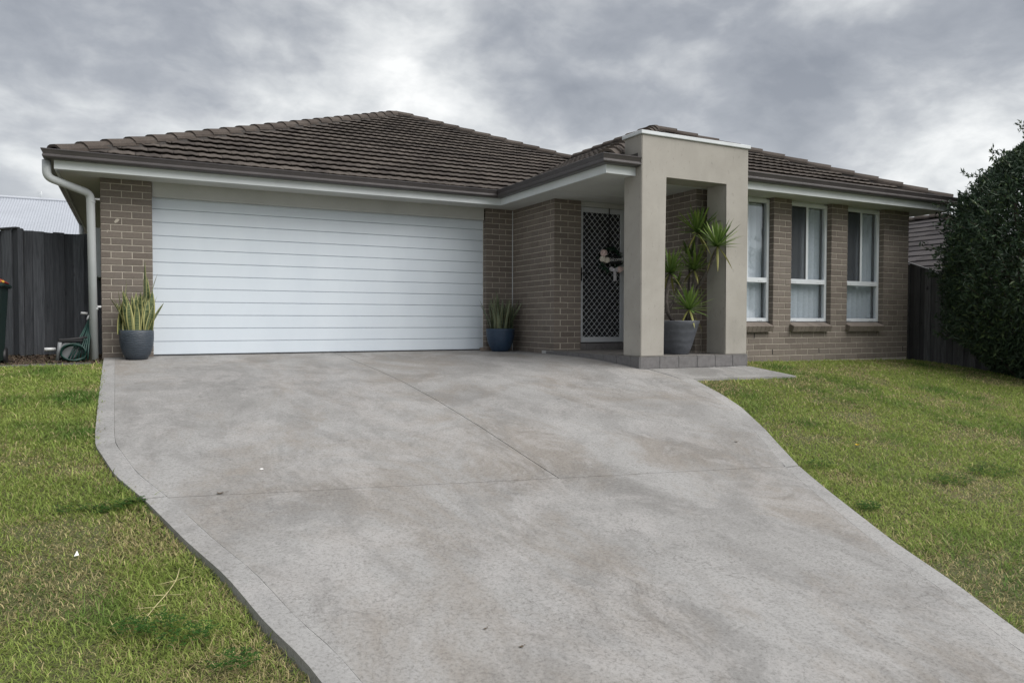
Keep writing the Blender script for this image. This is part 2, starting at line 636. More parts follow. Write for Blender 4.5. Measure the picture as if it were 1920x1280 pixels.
def np_mesh(name, V, Fq, mat, cols=None, smooth=False):
    """quads and triangles from arrays; Fq is a list of (n,k) index arrays"""
    me = bpy.data.meshes.new(name)
    V = np.asarray(V, np.float32)
    me.vertices.add(len(V))
    me.vertices.foreach_set('co', V.ravel())
    loops = np.concatenate([f.ravel() for f in Fq]).astype(np.int32)
    sizes = np.concatenate([np.full(len(f), f.shape[1]) for f in Fq]).astype(np.int32)
    starts = np.concatenate([[0], np.cumsum(sizes)[:-1]]).astype(np.int32)
    me.loops.add(len(loops))
    me.loops.foreach_set('vertex_index', loops)
    me.polygons.add(len(sizes))
    me.polygons.foreach_set('loop_start', starts)
    me.polygons.foreach_set('loop_total', sizes)
    me.polygons.foreach_set('use_smooth', np.full(len(sizes), bool(smooth)))
    me.update(calc_edges=True)
    if cols is not None: add_colors(me, cols)
    if mat: me.materials.append(mat)
    return me


def vnoise(x, y, scale, seed=0, octaves=4):
    """value noise in 0..1"""
    out = np.zeros_like(x, dtype=float); amp = 1.0; tot = 0
    for o in range(octaves):
        g = np.random.default_rng(seed*31+o).random((64, 64))
        xs = x*scale*2**o+17.3*o; ys = y*scale*2**o+5.1*o
        xi = np.floor(xs).astype(int); yi = np.floor(ys).astype(int)
        fx = xs-xi; fy = ys-yi
        fx = fx*fx*(3-2*fx); fy = fy*fy*(3-2*fy)
        a = g[xi % 64, yi % 64]; b = g[(xi+1) % 64, yi % 64]; c = g[xi % 64, (yi+1) % 64]; d = g[(xi+1) % 64, (yi+1) % 64]
        out += amp*((a*(1-fx)+b*fx)*(1-fy)+(c*(1-fx)+d*fx)*fy)
        tot += amp; amp *= .55
    return out/tot


# ------------------------------------------------------------------ terrain
YS = [-200, -40, -20, -14, -10.6, -9, -8, -7, -6, -5, -4, -3, -2, -1, 0, 1, 30]
ZS = [-3.5, -2.3, -2.0, -1.55, -1.20, -1.02, -.905, -.78, -.64, -.49, -.36, -.255, -.178, -.12, -.06, -.03, 0.]


def hgt(X, Y):
    X = np.asarray(X, float); Y = np.asarray(Y, float)
    b = np.interp(X, [3.2, 4.4, 5.8, 8, 9.8, 11.7, 12.6], [0, .45, 1.05, .9, .8, .5, .1]) * \
        np.interp(Y, [-6.8, -5.2, -4.2, -3.4, -2.4, -1.3, 0], [0, .035, .09, .125, .11, .06, 0])
    return np.interp(Y, YS, ZS) + b - np.interp(X, [11.9, 12.6, 16, 40], [0, .08, 1.3, 1.8])


# driveway outline in plan
LY = [0.12, -.88, -2.6, -4.44, -4.79, -5.455, -5.963, -6.59, -7.04, -7.54, -7.82, -8.2, -9.5, -12, -14]
LX = [.02, .03, .057, .082, .095, .225, .395, .567, .71, .811, .894, .96, 1.08, 1.05, .7]
RY = [-3.95, -3.986, -4.678, -5.135, -5.761, -6.605, -7.222, -7.852, -8.391, -8.68, -8.834, -9.4, -10.2, -12, -14]
RX = [6.19, 6.181, 6.007, 5.845, 5.507, 4.982, 4.661, 4.343, 4.117, 3.97, 3.887, 3.72, 3.6, 3.55, 4.0]
BWL, BWR = 0.125, 0.14


def Lx(y): return float(np.interp(-y, [-v for v in LY], LX))
def Rx(y): return float(np.interp(-y, [-v for v in RY], RX))


def ground_sheet():
    xs = np.unique(np.concatenate([np.linspace(-200, -20, 10), np.linspace(-20, -3, 12), np.linspace(-3, 14, 86), np.linspace(14, 40, 20), np.linspace(40, 250, 10)]))
    ys = np.unique(np.concatenate([np.linspace(-200, -20, 10), np.linspace(-20, -10, 16), np.linspace(-10, 1, 66), np.linspace(1, 40, 12), np.linspace(40, 300, 10)]))
    X, Y = np.meshgrid(xs, ys)
    off = np.where((X < 3), np.interp(Y, [-9, -7, -6, -1, 0], [-.060, -.042, -.022, -.014, -.03]), np.interp(Y, [-9, -6, -4, 0], [-.035, -.03, -.025, -.05]))
    Z = hgt(X, Y) + off
    inside = (X > -.05) & (X < 11.8) & (Y > -2.7) & (Y < 0.1)
    Z[(X > 0.3) & (X < 5.4) & (Y < .1) & (Y > -8)] -= .06
    n, m = len(xs), len(ys)
    V = np.stack([X.ravel(), Y.ravel(), Z.ravel()], -1)
    i = np.arange((m-1)*n).reshape(m-1, n)[:, :-1].ravel()
    me = np_mesh('ground', V, [np.stack([i, i+1, i+n+1, i+n], -1)], MAT['ground'], smooth=True)
    o = bpy.data.objects.new('ground', me)
    link(o)
    tag(o, kind='structure')


ground_sheet()


def slab_mesh(Lp, Rp, nu, nv, thick=0.13, lift=0.0):
    """concrete sheet between two plan curves, following the slope, with sides"""
    def resample(P, n):
        P = np.array(P, float)
        s = np.concatenate([[0], np.cumsum(np.hypot(*np.diff(P, axis=0).T))])
        q = np.linspace(0, s[-1], n+1)
        return np.stack([np.interp(q, s, P[:, 0]), np.interp(q, s, P[:, 1])], -1)
    A = resample(Lp, nv); B = resample(Rp, nv)
    u = np.linspace(0, 1, nu+1)
    P = A[:, None, :]*(1-u)[None, :, None] + B[:, None, :]*u[None, :, None]
    Z = hgt(P[..., 0], P[..., 1])+lift
    n = nu+1; m = nv+1
    V = np.concatenate([P.reshape(-1, 2), Z.reshape(-1, 1)], 1)
    i = np.arange((m-1)*n).reshape(m-1, n)[:, :-1].ravel()
    F = [np.stack([i, i+n, i+n+1, i+1], -1)]
    ring = list(range(0, n)) + [k*n+nu for k in range(1, m)] + [(m-1)*n+k for k in range(nu-1, -1, -1)] + [k*n for k in range(m-2, 0, -1)]
    base = len(V)
    low = V[ring].copy(); low[:, 2] -= thick
    V = np.concatenate([V, low])
    r = np.array(ring); k = np.arange(len(ring)); k2 = (k+1) % len(ring)
    F.append(np.stack([r[k], r[k2], base+k2, base+k], -1))
    return V, F


def driveway():
    root = empty('driveway', (3, -5, float(hgt(3, -5))))
    tag(root, 'pale grey concrete driveway with lighter border sloping up to the garage door', None, kind='structure')
    tj = lambda x: -5.925-.1507*(x-.466)
    g = 0.0035
    ytj = lambda fx: next(y for y in np.arange(-5, -8, -.002) if y <= tj(fx(y)))
    inL = lambda y: Lx(y)+BWL
    inR = lambda y: Rx(y)-BWR if y < -4.6 else float(np.interp(-y, [3.44, 3.95, 4.6], [5.96, 6.0, Rx(-4.6)-BWR]))
    yl, yr = ytj(inL), ytj(inR)
    R = [(inR(y), y) for y in np.arange(-3.5, yr, -.15)] + [(inR(yr)-g, yr+g)]
    rightB = [(5.35, 0.13), (5.40, -.004), (5.86, -.006), (5.862, -1.28), (5.835, -1.33), (5.835, -3.435), (5.95, -3.445)] + R
    A = slab_mesh([(inL(y)+.0007, y) for y in np.arange(.13, yl, -.15)] + [(inL(yl)+.0007, yl+g)],
                  [(2.97-g, .13), (2.965-g, tj(2.965)+g)], 16, 40)
    B = slab_mesh([(2.97+g, .13), (2.965+g, tj(2.965)+g)], rightB, 20, 60)
    ys = list(np.arange(-6.3, -14, -.15))
    C_ = slab_mesh([(inL(yl)+.0007, yl-g)] + [(inL(y)+.0007, y) for y in ys], [(inR(yr)-g, yr-g)] + [(inR(y)-.0007, y) for y in ys if y < yr], 24, 60)
    for V, F in (A, B, C_):
        o = bpy.data.objects.new('concrete_slab', np_mesh('concrete_slab', V, F, MAT['slab']))
        link(o, root)
    yl2, yr2 = ytj(Lx), ytj(Rx)
    e = lambda fa, fb, y0, y1: slab_mesh([(fa(y), y) for y in np.linspace(y0, y1, 60)], [(fb(y), y) for y in np.linspace(y0, y1, 60)], 3, 60, 0.15, 0.0)
    for V, F in (e(Lx, lambda y: inL(y)-.0007, -.02, yl2+.006), e(Lx, lambda y: inL(y)-.0007, yl2-.006, -14),
                 e(lambda y: inR(y)+.0007, Rx, -4.006, yr2+.01), e(lambda y: inR(y)+.0007, Rx, yr2-.01, -14)):
        o = bpy.data.objects.new('border_strip', np_mesh('border_strip', V, F, MAT['border']))
        link(o, root)
    # path to the right of the portico
    V, F = slab_mesh([(5.965, -3.445), (6.012, -3.95), (5.985, -4.0)], [(7.66, -3.43), (7.79, -3.9), (7.825, -4.062)], 16, 8, 0.12, 0.002)
    o = bpy.data.objects.new('path', np_mesh('path', V, F, MAT['path']))
    link(o)
    tag(o, 'concrete path slab between the portico step and the right lawn', kind='structure')


driveway()

# ------------------------------------------------------------------ the house
house = empty('house', (5.8, 3, 0))
tag(house, 'single storey brown brick house with hipped tile roof and white double garage door', 'house')
C_H, ZB, ZTOP = 0.086, -0.172, 2.212          # brick course, lowest joint, soffit
YW = -2.8921                                  # window wall
XP, XC, XD = 5.39, 5.873, 6.343               # garage right pier, porch corner, door side
YP = -1.322
X0R, XR = 7.185, 11.72

brick_cache = {}


def brick_mesh(L, h=0.076, d=0.10):
    key = (round(L, 3), round(h, 3))
    if key not in brick_cache:
        c = 0.0035
        x, z = L/2, h/2
        v = [(-x+c, 0, -z+c), (x-c, 0, -z+c), (x-c, 0, z-c), (-x+c, 0, z-c),
             (-x, c, -z), (x, c, -z), (x, c, z), (-x, c, z), (-x, d, -z), (x, d, -z), (x, d, z), (-x, d, z)]
        f = [(0, 1, 2, 3), (0, 4, 5, 1), (1, 5, 6, 2), (2, 6, 7, 3), (3, 7, 4, 0), (4, 8, 9, 5), (5, 9, 10, 6), (6, 10, 11, 7), (7, 11, 8, 4)]
        brick_cache[key] = MB().add(v, f).mesh('brick', MAT['brick'])
    return brick_cache[key]


bricks = []      # (area px, wall key, mesh, matrix)


def run(wall, origin, axis, a, b, z0, z1, joints):
    """one course of bricks from a to b along the wall; joints = joint positions"""
    cuts = [a-.005] + [j for j in sorted(joints) if a+.035 < j < b-.035] + [b+.005]
    for p, q in zip(cuts[:-1], cuts[1:]):
        L = q-p-.010
        if L < .02: continue
        m = (p+q)/2
        jit = random.uniform(-.0012, .0012)
        if axis == 'x':
            M = Matrix.Translation((m, origin+jit, (z0+z1)/2))
            w_ = Vector((m, origin, (z0+z1)/2)); e1 = Vector((L/2, 0, 0))
        else:
            M = Matrix.Translation((origin+jit, -m, (z0+z1)/2)) @ Matrix.Rotation(-math.pi/2, 4, 'Z')
            w_ = Vector((origin, -m, (z0+z1)/2)); e1 = Vector((0, L/2, 0))
        pa, pb = px(w_-e1), px(w_+e1)
        pc, pd = px(w_-Vector((0, 0, (z1-z0)/2))), px(w_+Vector((0, 0, (z1-z0)/2)))
        area = abs(pb[0]-pa[0])*abs(pd[1]-pc[1])
        cxp = px(w_)
        if w_.y > -3.05 and (1170 < cxp[0] < 1247 or 1325 < cxp[0] < 1402): area *= .05
        if not (0 < cxp[0] < 1920): area = 0
        bricks.append((area, wall, brick_mesh(L, z1-z0-.010), M))


def rows():
    k = -2
    while k*C_H < ZTOP-.02:
        z0 = k*C_H; z1 = min(z0+C_H, ZTOP+.004)
        if z1-z0 > .03:
            yield k, z0, z1
        k += 1


def grid(o, m, lo, hi): return [o+m*i for i in range(int(math.floor((lo-o)/m))-1, int(math.ceil((hi-o)/m))+2)]


SILL_Z = 3*C_H
WIN = [(7.785, 8.652), (9.018, 9.875), (10.241, 11.097)]
for k, z0, z1 in rows():
    odd = k % 2 == 1
    # left garage pier
    run('garage_left', 0, 'x', 0, .59, z0, z1, [.24, .48] if odd else [.115, .355])
    # right garage pier
    run('garage_right', 0, 'x', XP, XC, z0, z1, [XP+.115, XP+.355] if odd else [XP+.24])
    # porch side wall (u = -y)
    e = -YP
    run('porch_side', XC, 'y', 0.0, e-.12 if odd else e, z0, z1, [e-.12-.24*i for i in range(6)] if odd else [e-.24*i for i in range(1, 6)])
    # porch wall beside the door
    run('porch_front', YP, 'x', XC if odd else XC+.12, XD, z0, z1, [XC+.24] if odd else [XC+.12+.24])
    # porch right side wall
    e = -YW
    run('porch_right', X0R, 'y', 1.25, e if odd else e-.12, z0, z1, [e-.24*i for i in range(1, 7)] if odd else [e-.12-.24*i for i in range(0, 7)])
    # window wall
    m = .2445
    segs = [(X0R, XR)] if z1 <= SILL_Z+.001 else [(X0R, WIN[0][0]), (WIN[0][1], WIN[1][0]), (WIN[1][1], WIN[2][0]), (WIN[2][1], XR)]
    for a, b in segs:
        if a == X0R and b < 8:
            js = [X0R+.12+.2445*i for i in range(4)] if odd else [X0R+.2445*(i+1) for i in range(4)]
            a2 = a+.12 if odd else a
        else:
            js = grid(8.652 if odd else 8.652+m/2, m, a, b); a2 = a+(.12 if (odd and a == X0R) else 0)
        run('window_wall', YW, 'x', a2, b, z0, z1, js)

backs = {
    'garage_left': [((0.006, .006, ZB), (.584, .24, ZTOP+.1))],
    'garage_right': [((XP+.006, .006, ZB), (XC+.1, .24, ZTOP+.1))],
    'porch_side': [((XC+.006, YP+.102, ZB), (XC+.102, 0.004, ZTOP+.1))],
    'porch_front': [((XC+.0061, YP+.006, ZB), (XD-.006, YP+.101, ZTOP+.1))],
    'porch_right': [((X0R+.0061, YW+.103, ZB), (X0R+.102, -1.2, ZTOP+.1))],
    'window_wall': [((X0R+.006, YW+.006, ZB-.3), (XR-.006, YW+.102, SILL_Z-.004))] +
                   [((a+.006, YW+.006, SILL_Z-.004), (b-.006, YW+.102, ZTOP+.1)) for a, b in
                    ((X0R, WIN[0][0]), (WIN[0][1], WIN[1][0]), (WIN[1][1], WIN[2][0]), (WIN[2][1], XR))],
}
walls = {}
for k, bl in backs.items():
    mb = MB()
    for a, b in bl: mb.box(a, b)
    walls[k] = mb.build('wall', MAT['mortar'], house)
bricks.sort(key=lambda t: -t[0])
rest = MB()
for i, (ar, wk, me, Mx) in enumerate(bricks):
    if i < 300:
        o = bpy.data.objects.new('brick', me)
        COL.objects.link(o)
        o.parent = walls[wk]
        o.matrix_local = Mx
    else:
        rest.add([Mx @ q.co for q in me.vertices], [tuple(p.vertices) for p in me.polygons])
rest.build('brickwork', MAT['brick'], house, kind='stuff')

# footing courses hidden behind the lawn and the outer shell nobody sees from the front
mb = MB()
mb.box((.002, .24, -.3), (.11, 11.7, ZTOP+.1)).box((XR-.11, YW+.103, -.9), (XR-.002, 11.7, ZTOP+.1)).box((.11, 11.59, -.3), (XR-.11, 11.7, ZTOP+.1))
mb.build('wall', MAT['brick'], house)
mb = MB()
mb.box((.12, .30, -.2), (5.86, .34, ZTOP+.1)).box((XC+.11, -.9, -.2), (X0R+.3, -.86, ZTOP+.1)).box((X0R+.12, -2.50, -.2), (XR-.12, -2.46, ZTOP+.1))
mb.build('dark_room_backing', MAT['dark'], house)  # near-black sheets behind the openings; the darkness of unlit rooms is in their colour

# --- garage door
gd = MB().box((XP-4.88, .175, -.06), (XP+.05, .20, 2.10)).build('garage_door', MAT['dark'], house)
z = -0.045
ph = (2.055+.045)/12
for i in range(12):
    zz0, zz1 = z+i*ph, z+(i+1)*ph
    v = []
    prof = [(.150, zz0+.0015), (.141, zz0+.002), (.1325, zz0+.006), (.1300, zz0+.012), (.1300, zz1-.004), (.136, zz1-.0005), (.172, zz1-.0005), (.172, zz0+.0015)]
    mb = MB()
    xa, xb = .50, XP+.02
    n = len(prof)
    mb.add([(xa, y, q) for y, q in prof] + [(xb, y, q) for y, q in prof], [(k, k+n, (k+1) % n+n, (k+1) % n) for k in range(n)])
    mb.build('door_panel', MAT['garage'], gd)
MB().box((.50, .125, -.068), (XP+.02, .165, -.047)).build('bottom_seal', MAT['seal'], gd)
# header over the door
MB().bbox((.592, .035, 2.026), (XP-.018, .11, ZTOP+.05), .004).build('header', MAT['header'], house)

# --- soffits
mb = MB()
for x0, x1, y0, y1 in ((-.44, 5.44, -.45, .2), (5.44, 7.3, -3.29, .2), (7.3, 12.15, -3.29, -2.7), (-.44, .1, .2, 12.1), (11.6, 12.15, -2.7, 12.1)):
    mb.box((x0, y0, 2.2135), (x1, y1, 2.222))
mb.build('soffit', MAT['soffit'], house)
mb = MB()
for y in (-1.9,):
    mb.box((5.45, y-.012, 2.2105), (7.18, y+.012, 2.2134))
mb.build('soffit_cover_strip', MAT['soffit'], house)

# --- fascia and gutter, swept round the eaves
XE, YE, YE2, XE2 = -.455, -.465, -3.30, 12.175


def sweep(path, prof, closed=False):
    """prof = (outward, up); outward is to the right of the travel direction"""
    P = [Vector((*p, 0)) for p in path]
    v = []; n = len(prof)
    for i, p in enumerate(P):
        d1 = (P[i]-P[i-1]).normalized() if i else None
        d2 = (P[i+1]-P[i]).normalized() if i < len(P)-1 else None
        n1 = Vector((d1.y, -d1.x, 0)) if d1 else None
        n2 = Vector((d2.y, -d2.x, 0)) if d2 else None
        if n1 and n2:
            b = (n1+n2).normalized(); b = b/b.dot(n1)
        else:
            b = n1 or n2
        v += [(p.x+b.x*o, p.y+b.y*o, q) for o, q in prof]
    f = []
    for i in range(len(P)-1):
        for k in range(n):
            f.append((i*n+k, i*n+(k+1) % n, (i+1)*n+(k+1) % n, (i+1)*n+k))
    f.append(tuple(range(n))[::-1]); f.append(tuple((len(P)-1)*n+k for k in range(n)))
    return MB().add(v, f)


XPL, XPR, YPF = 5.862, 7.612, -3.42            # portico outer faces
path_a = [(XE, 12.1), (XE, YE), (5.42, YE), (5.42, YE2), (XPL-.002, YE2)]
path_b = [(XPR+.002, YE2), (XE2, YE2), (XE2, 12.1)]
fprof = [(-.02, 2.196), (0, 2.196), (0, 2.33), (-.02, 2.33)]
gprof = [(.001, 2.296), (.085, 2.296), (.101, 2.303), (.110, 2.318), (.109, 2.335), (.102, 2.345), (.104, 2.352), (.116, 2.385), (.122, 2.392), (.123, 2.402),
         (.117, 2.406), (.108, 2.402), (.104, 2.385), (.012, 2.36), (.001, 2.36)]
for pth in (path_a, path_b):
    sweep(pth, fprof).build('fascia', MAT['fascia'], house)
    g = sweep(pth, gprof).build('gutter', MAT['gutter'], house)

# --- roof
E0, TP = 2.325, math.tan(math.radians(24.1))
CS = math.cos(math.atan(TP))
D1 = 6.315                                      # hip run of the main roof
APX = (XE+D1, YE+D1, E0+TP*D1)
HW = (XE2-5.42)/2
WAP = (5.42+HW, YE2+HW, E0+TP*HW)               # front apex of the right wing
WRB = (5.42+HW, YE+HW, E0+TP*HW)                # where its ridge meets the main roof
sh = -0.012
mb = MB()


def rp(x, y, d): return (x, y, E0+TP*d+sh)


BK = 2*D1
mb.add([rp(XE, YE, 0), rp(5.42, YE, 0), rp(WRB[0], WRB[1], HW), rp(APX[0], APX[1], D1)], [(0, 1, 2, 3)])
mb.add([rp(5.42, YE, 0), rp(5.42, YE2, 0), rp(WAP[0], WAP[1], HW), rp(WRB[0], WRB[1], HW)], [(0, 1, 2, 3)])
mb.add([rp(5.42, YE2, 0), rp(XE2, YE2, 0), rp(WAP[0], WAP[1], HW)], [(0, 1, 2)])
mb.add([rp(XE2, YE2, 0), rp(XE2, YE+BK, 0), rp(APX[0], APX[1], D1), rp(WRB[0], WRB[1], HW), rp(WAP[0], WAP[1], HW)], [(0, 1, 2, 3, 4)])
mb.add([rp(XE2, YE+BK, 0), rp(XE, YE+BK, 0), rp(APX[0], APX[1], D1)], [(0, 1, 2)])
mb.add([rp(XE, YE+BK, 0), rp(XE, YE, 0), rp(APX[0], APX[1], D1)], [(0, 1, 2)])
roof = mb.build('roof', MAT['sarking'], house)

TW, TL, LIFT, TH = 0.302, 0.40, 0.046, 0.026
GA = 0.322*CS                                   # horizontal gauge


def tile_geo():
    us = np.linspace(0, TW-.004, 13)
    hs = .006*np.clip(np.sin(2*math.pi*(us/TW*2-.25)), -.35, 1)
    v = []; f = []
    n = len(us)
    for (vv, lift) in ((-.012, LIFT-.004), (0, LIFT), (TL, -.006)):
        for u_, h_ in zip(us, hs): v.append((u_, vv, lift+TH+h_ - (.006 if vv < 0 else 0)))
    for u_, h_ in zip(us, hs): v.append((u_, -.008, LIFT+TH-.015+h_))
    for u_, h_ in zip(us, hs): v.append((u_, .085, LIFT-.026+h_*.3))
    for r in range(2):
        for k in range(n-1): f.append((r*n+k, r*n+k+1, (r+1)*n+k+1, (r+1)*n+k))
    for k in range(n-1):
        f.append((3*n+k, 3*n+k+1, k+1, k))
        f.append((4*n+k, 4*n+k+1, 3*n+k+1, 3*n+k))
    f.append((0, n, 2*n, 4*n, 3*n)); f.append((3*n+n-1, 4*n+n-1, 2*n+n-1, n+n-1, n-1))
    return v, f


TV, TF = tile_geo()
tile_full = MB().add(TV, TF, True).mesh('tile', MAT['tile'])
tiles = []


def lay(O, uax, vax, ulen, rows_, clips, weight=1.0):
    """lay courses of tiles; O = eave corner (dist 0), uax along the eave, vax horizontal inward"""
    U = Vector(uax); Vh = Vector(vax)
    Vs = (Vh + Vector((0, 0, TP))).normalized()
    Nn = U.cross(Vs).normalized()
    if Nn.z < 0: Nn = -Nn
    for r in range(rows_):
        dist = -.065+r*GA
        base = Vector(O)+Vh*dist+Vector((0, 0, TP*dist))
        off = -.15*(r % 2)
        for c in range(-6, int(ulen/TW)+8):
            p = base+U*(c*TW+off+.1) + Nn*random.uniform(-.0015, .0025)
            R3 = Matrix((U, Vs, Nn)).transposed().to_4x4()
            Mx = Matrix.Translation(p) @ R3 @ Matrix.Rotation(random.uniform(-.004, .004), 4, 'Z')
            cor = [p, p+U*TW, p+Vs*TL, p+U*TW+Vs*TL]
            st = [[(q-Vector(cp)).dot(Vector(cn)) for q in cor] for cp, cn in clips]
            if any(max(s) < .02 for s in st): continue
            cen = p+U*TW/2+Vs*.16
            qx = [px(q) for q in cor[:2]+[cor[3], cor[2]]]
            ar = .5*abs(sum(qx[i][0]*qx[(i+1) % 4][1]-qx[(i+1) % 4][0]*qx[i][1] for i in range(4)))
            ins = sum(1 for q in qx if 0 < q[0] < 1920 and 0 < q[1] < 1280) > 0
            if 1190 < px(cen)[0] < 1400 and cen.y > -3.3: ar *= .3
            cut = any(min(s) < 0 for s in st)
            if cut:
                bm = bmesh.new()
                vs = [bm.verts.new(Mx @ Vector(q)) for q in TV]
                for q in TF: bm.faces.new([vs[i] for i in q])
                for (cp, cn), s in zip(clips, st):
                    if min(s) < 0:
                        bmesh.ops.bisect_plane(bm, geom=bm.verts[:]+bm.edges[:]+bm.faces[:], plane_co=cp, plane_no=cn, clear_inner=True)
                if len(bm.faces) == 0:
                    bm.free(); continue
                tiles.append((ar*.6*weight*ins, MB().bm(bm, True), None))
            else:
                tiles.append((ar*weight*ins, tile_full, Mx))


s2 = math.sqrt(.5)
# garage slope: left hip, valley, right hip
lay((XE, YE, E0), (1, 0, 0), (0, 1, 0), 12.6, 22, [((XE, YE, 0), (s2, -s2, 0)), ((XE2+.02, YE, 0), (-s2, -s2, 0)), ((5.40, YE, 0), (-s2, s2, 0))] if False else
    [((XE, YE, 0), (s2, -s2, 0)), ((APX[0], APX[1], 0), (-s2, -s2, 0)), ((5.40, YE-.02, 0), (-s2, s2, 0))], 1.0)
# left slope of the wing: valley against the garage slope, hip at the front, ridge
lay((5.42, YE+HW, E0), (0, -1, 0), (1, 0, 0), 6.6, 12, [((5.44, YE+.02, 0), (s2, -s2, 0)), ((5.42, YE2, 0), (-s2, s2, 0)), ((WAP[0], 0, 0), (-1, 0, 0))], 1.0)
# front slope of the wing
lay((5.42, YE2, E0), (1, 0, 0), (0, 1, 0), 6.8, 12, [((5.42, YE2, 0), (s2, -s2, 0)), ((XE2, YE2, 0), (-s2, -s2, 0))], 1.0)
# left slope of the main roof
lay((XE, YE+BK, E0), (0, -1, 0), (1, 0, 0), BK, 22, [((XE, YE, 0), (-s2, s2, 0)), ((XE, YE+BK, 0), (-s2, -s2, 0))], 0.0)
tiles.sort(key=lambda t: -t[0])
rest = MB()
for i, (ar, me, Mx) in enumerate(tiles):
    if i < 300:
        if Mx is None:
            me.build('tile', MAT['tile'], roof)
        else:
            o = bpy.data.objects.new('tile', me)
            COL.objects.link(o)
            o.parent = roof
            o.matrix_local = Mx
    elif Mx is None:
        rest.add(me.v, me.f, True)
    else:
        rest.add([Mx @ Vector(q) for q in TV], TF, True)
rest.build('tiles', MAT['tile'], roof, kind='stuff')

# ridge caps with their mortar bed
RC = [(-.118, -.050), (-.112, -.014), (-.066, .032), (-.03, .046), (.03, .046), (.066, .032), (.112, -.014), (.118, -.050)]


def ridge_geo():
    v = []; f = []
    n = len(RC)
    for (l, s, dz) in ((0, 1.04, .030), (.44, .95, 0.0)):
        v += [(l, x*s, z_+dz) for x, z_ in RC]
        v += [(l, x*s*.86, z_*.8+dz-.022) for x, z_ in RC]
    for k in range(n-1):
        f.append((k, k+1, 2*n+k+1, 2*n+k))
        f.append((n+k, 3*n+k, 3*n+k+1, n+k+1))
        f.append((k, n+k, n+k+1, k+1))
        f.append((2*n+k, 2*n+k+1, 3*n+k+1, 3*n+k))
    return v, f


rv, rf = ridge_geo()
ridge_mesh = MB().add(rv, rf).mesh('ridge_tile', MAT['ridge'])
bed = MB()


def caps(a, b, gauge=.385, start=0.0):
    a, b = Vector(a), Vector(b)
    d = (b-a); L = d.length; d.normalize()
    side = Vector((-d.y, d.x, 0)).normalized()
    up = d.cross(side)
    n = int((L-start)/gauge+.5)
    for i in range(n):
        p = a+d*(start+i*(L-start)/n)+up*.074
        R3 = Matrix((d, side, up)).transposed().to_4x4()
        o = bpy.data.objects.new('ridge_tile', ridge_mesh)
        COL.objects.link(o)
        o.parent = roof
        o.matrix_local = Matrix.Translation(p) @ R3 @ Matrix.Rotation(random.uniform(-.012, .012), 4, 'Z') @ Matrix.Rotation(random.uniform(-.02, .02), 4, 'X')
    q = [(-.118, -.06), (-.108, .075), (.108, .075), (.118, -.06)]
    a2 = a+d*max(start, .16)
    v = [a2+side*x+up*z_ for x, z_ in q] + [b+side*x+up*z_ for x, z_ in q]
    bed.add(v, [(0, 1, 5, 4), (1, 2, 6, 5), (2, 3, 7, 6), (0, 3, 2, 1), (4, 5, 6, 7)])


def up3(p, dz): return (p[0], p[1], p[2]+dz)


caps((XE, YE, E0), APX, start=.02)
caps((XE2, YE2, E0), WAP, start=.02)
caps((5.42, YE2, E0), WAP, start=.02)
caps(WRB, WAP, start=.2)
caps(WRB, APX)
caps((XE, YE+BK, E0), APX, start=.02)
bed.build('mortar_bed', MAT['bed'], roof)

# --- portico
zb = -.019
mb = MB()
bm = bmesh.new()
outl = [(XPL, zb), (6.222, zb), (6.232, 2.204), (7.236, 2.204), (7.236, zb), (XPR, zb), (XPR, 2.69), (XPL, 2.69)]
fr = [bm.verts.new((x, YPF, q)) for x, q in outl]
bk = [bm.verts.new((x, YPF+.36, q)) for x, q in outl]
n = len(outl)
bm.faces.new(fr); bm.faces.new(bk[::-1])
for k in range(n):
    bm.faces.new((fr[k], bk[k], bk[(k+1) % n], fr[(k+1) % n]))
bmesh.ops.bevel(bm, geom=bm.edges[:], offset=.008, segments=2, affect='EDGES')
bmesh.ops.recalc_face_normals(bm, faces=bm.faces[:])
portico = mb.bm(bm).build('portico', MAT['render'], house, label='square rendered entry portico with two legs and a flat top')
MB().bbox((XPL-.022, YPF-.022, 2.685), (XPR+.022, YPF+.385, 2.732), .006).build('coping', MAT['coping'], portico)
MB().box((XPL-.001, YPF+.08, 2.36), (XPL-.004, YPF+.359, 2.47)).build('flashing', MAT['bed'], portico)

# --- porch step with tiles
SX0, SX1, SY0 = 5.842, 7.622, -3.427
step = MB().box((SX0+.009, SY0+.009, -.30), (SX1-.009, -1.0, zb-.010)).build('porch_step', MAT['grout'], house)
tw = .3015


def tilebox(a, b): MB().bbox(a, b, .0025).build('step_tile', MAT['steptile'], step)


for i in range(6):
    x0 = SX0+.012+i*tw; x1 = min(x0+tw-.006, SX1)
    tilebox((x0, SY0, -.175 if i < 5 else -.172), (x1, SY0+.0085, zb-.012))
y = SY0+.014
first = True
while y < -1.16:
    y1 = min(y+(.17 if first else tw)-.006, -1.11); first = False
    tilebox((SX0, y, -.185), (SX0+.0085, y1, zb-.012))
    y = y1+.006
for i in range(6):
    y = SY0
    x0 = SX0+i*tw; x1 = min(x0+tw-.005, SX1)
    while y < -1.36:
        y1 = min(y+tw-.005, -1.33)
        MB().bbox((x0, y, zb-.0095), (x1, y1, zb), .0025).build('floor_tile', MAT['floortile'], step)
        y = y1+.005
for x0, x1 in ((6.35, 6.46), (6.466, 6.76), (6.766, 7.06), (7.066, 7.17)):
    tilebox((x0, -1.30, zb+.001), (x1, -1.29, .078))
MB().box((6.345, -1.2895, -.05), (7.18, -1.0, .079)).build('threshold', MAT['steptile'], house)

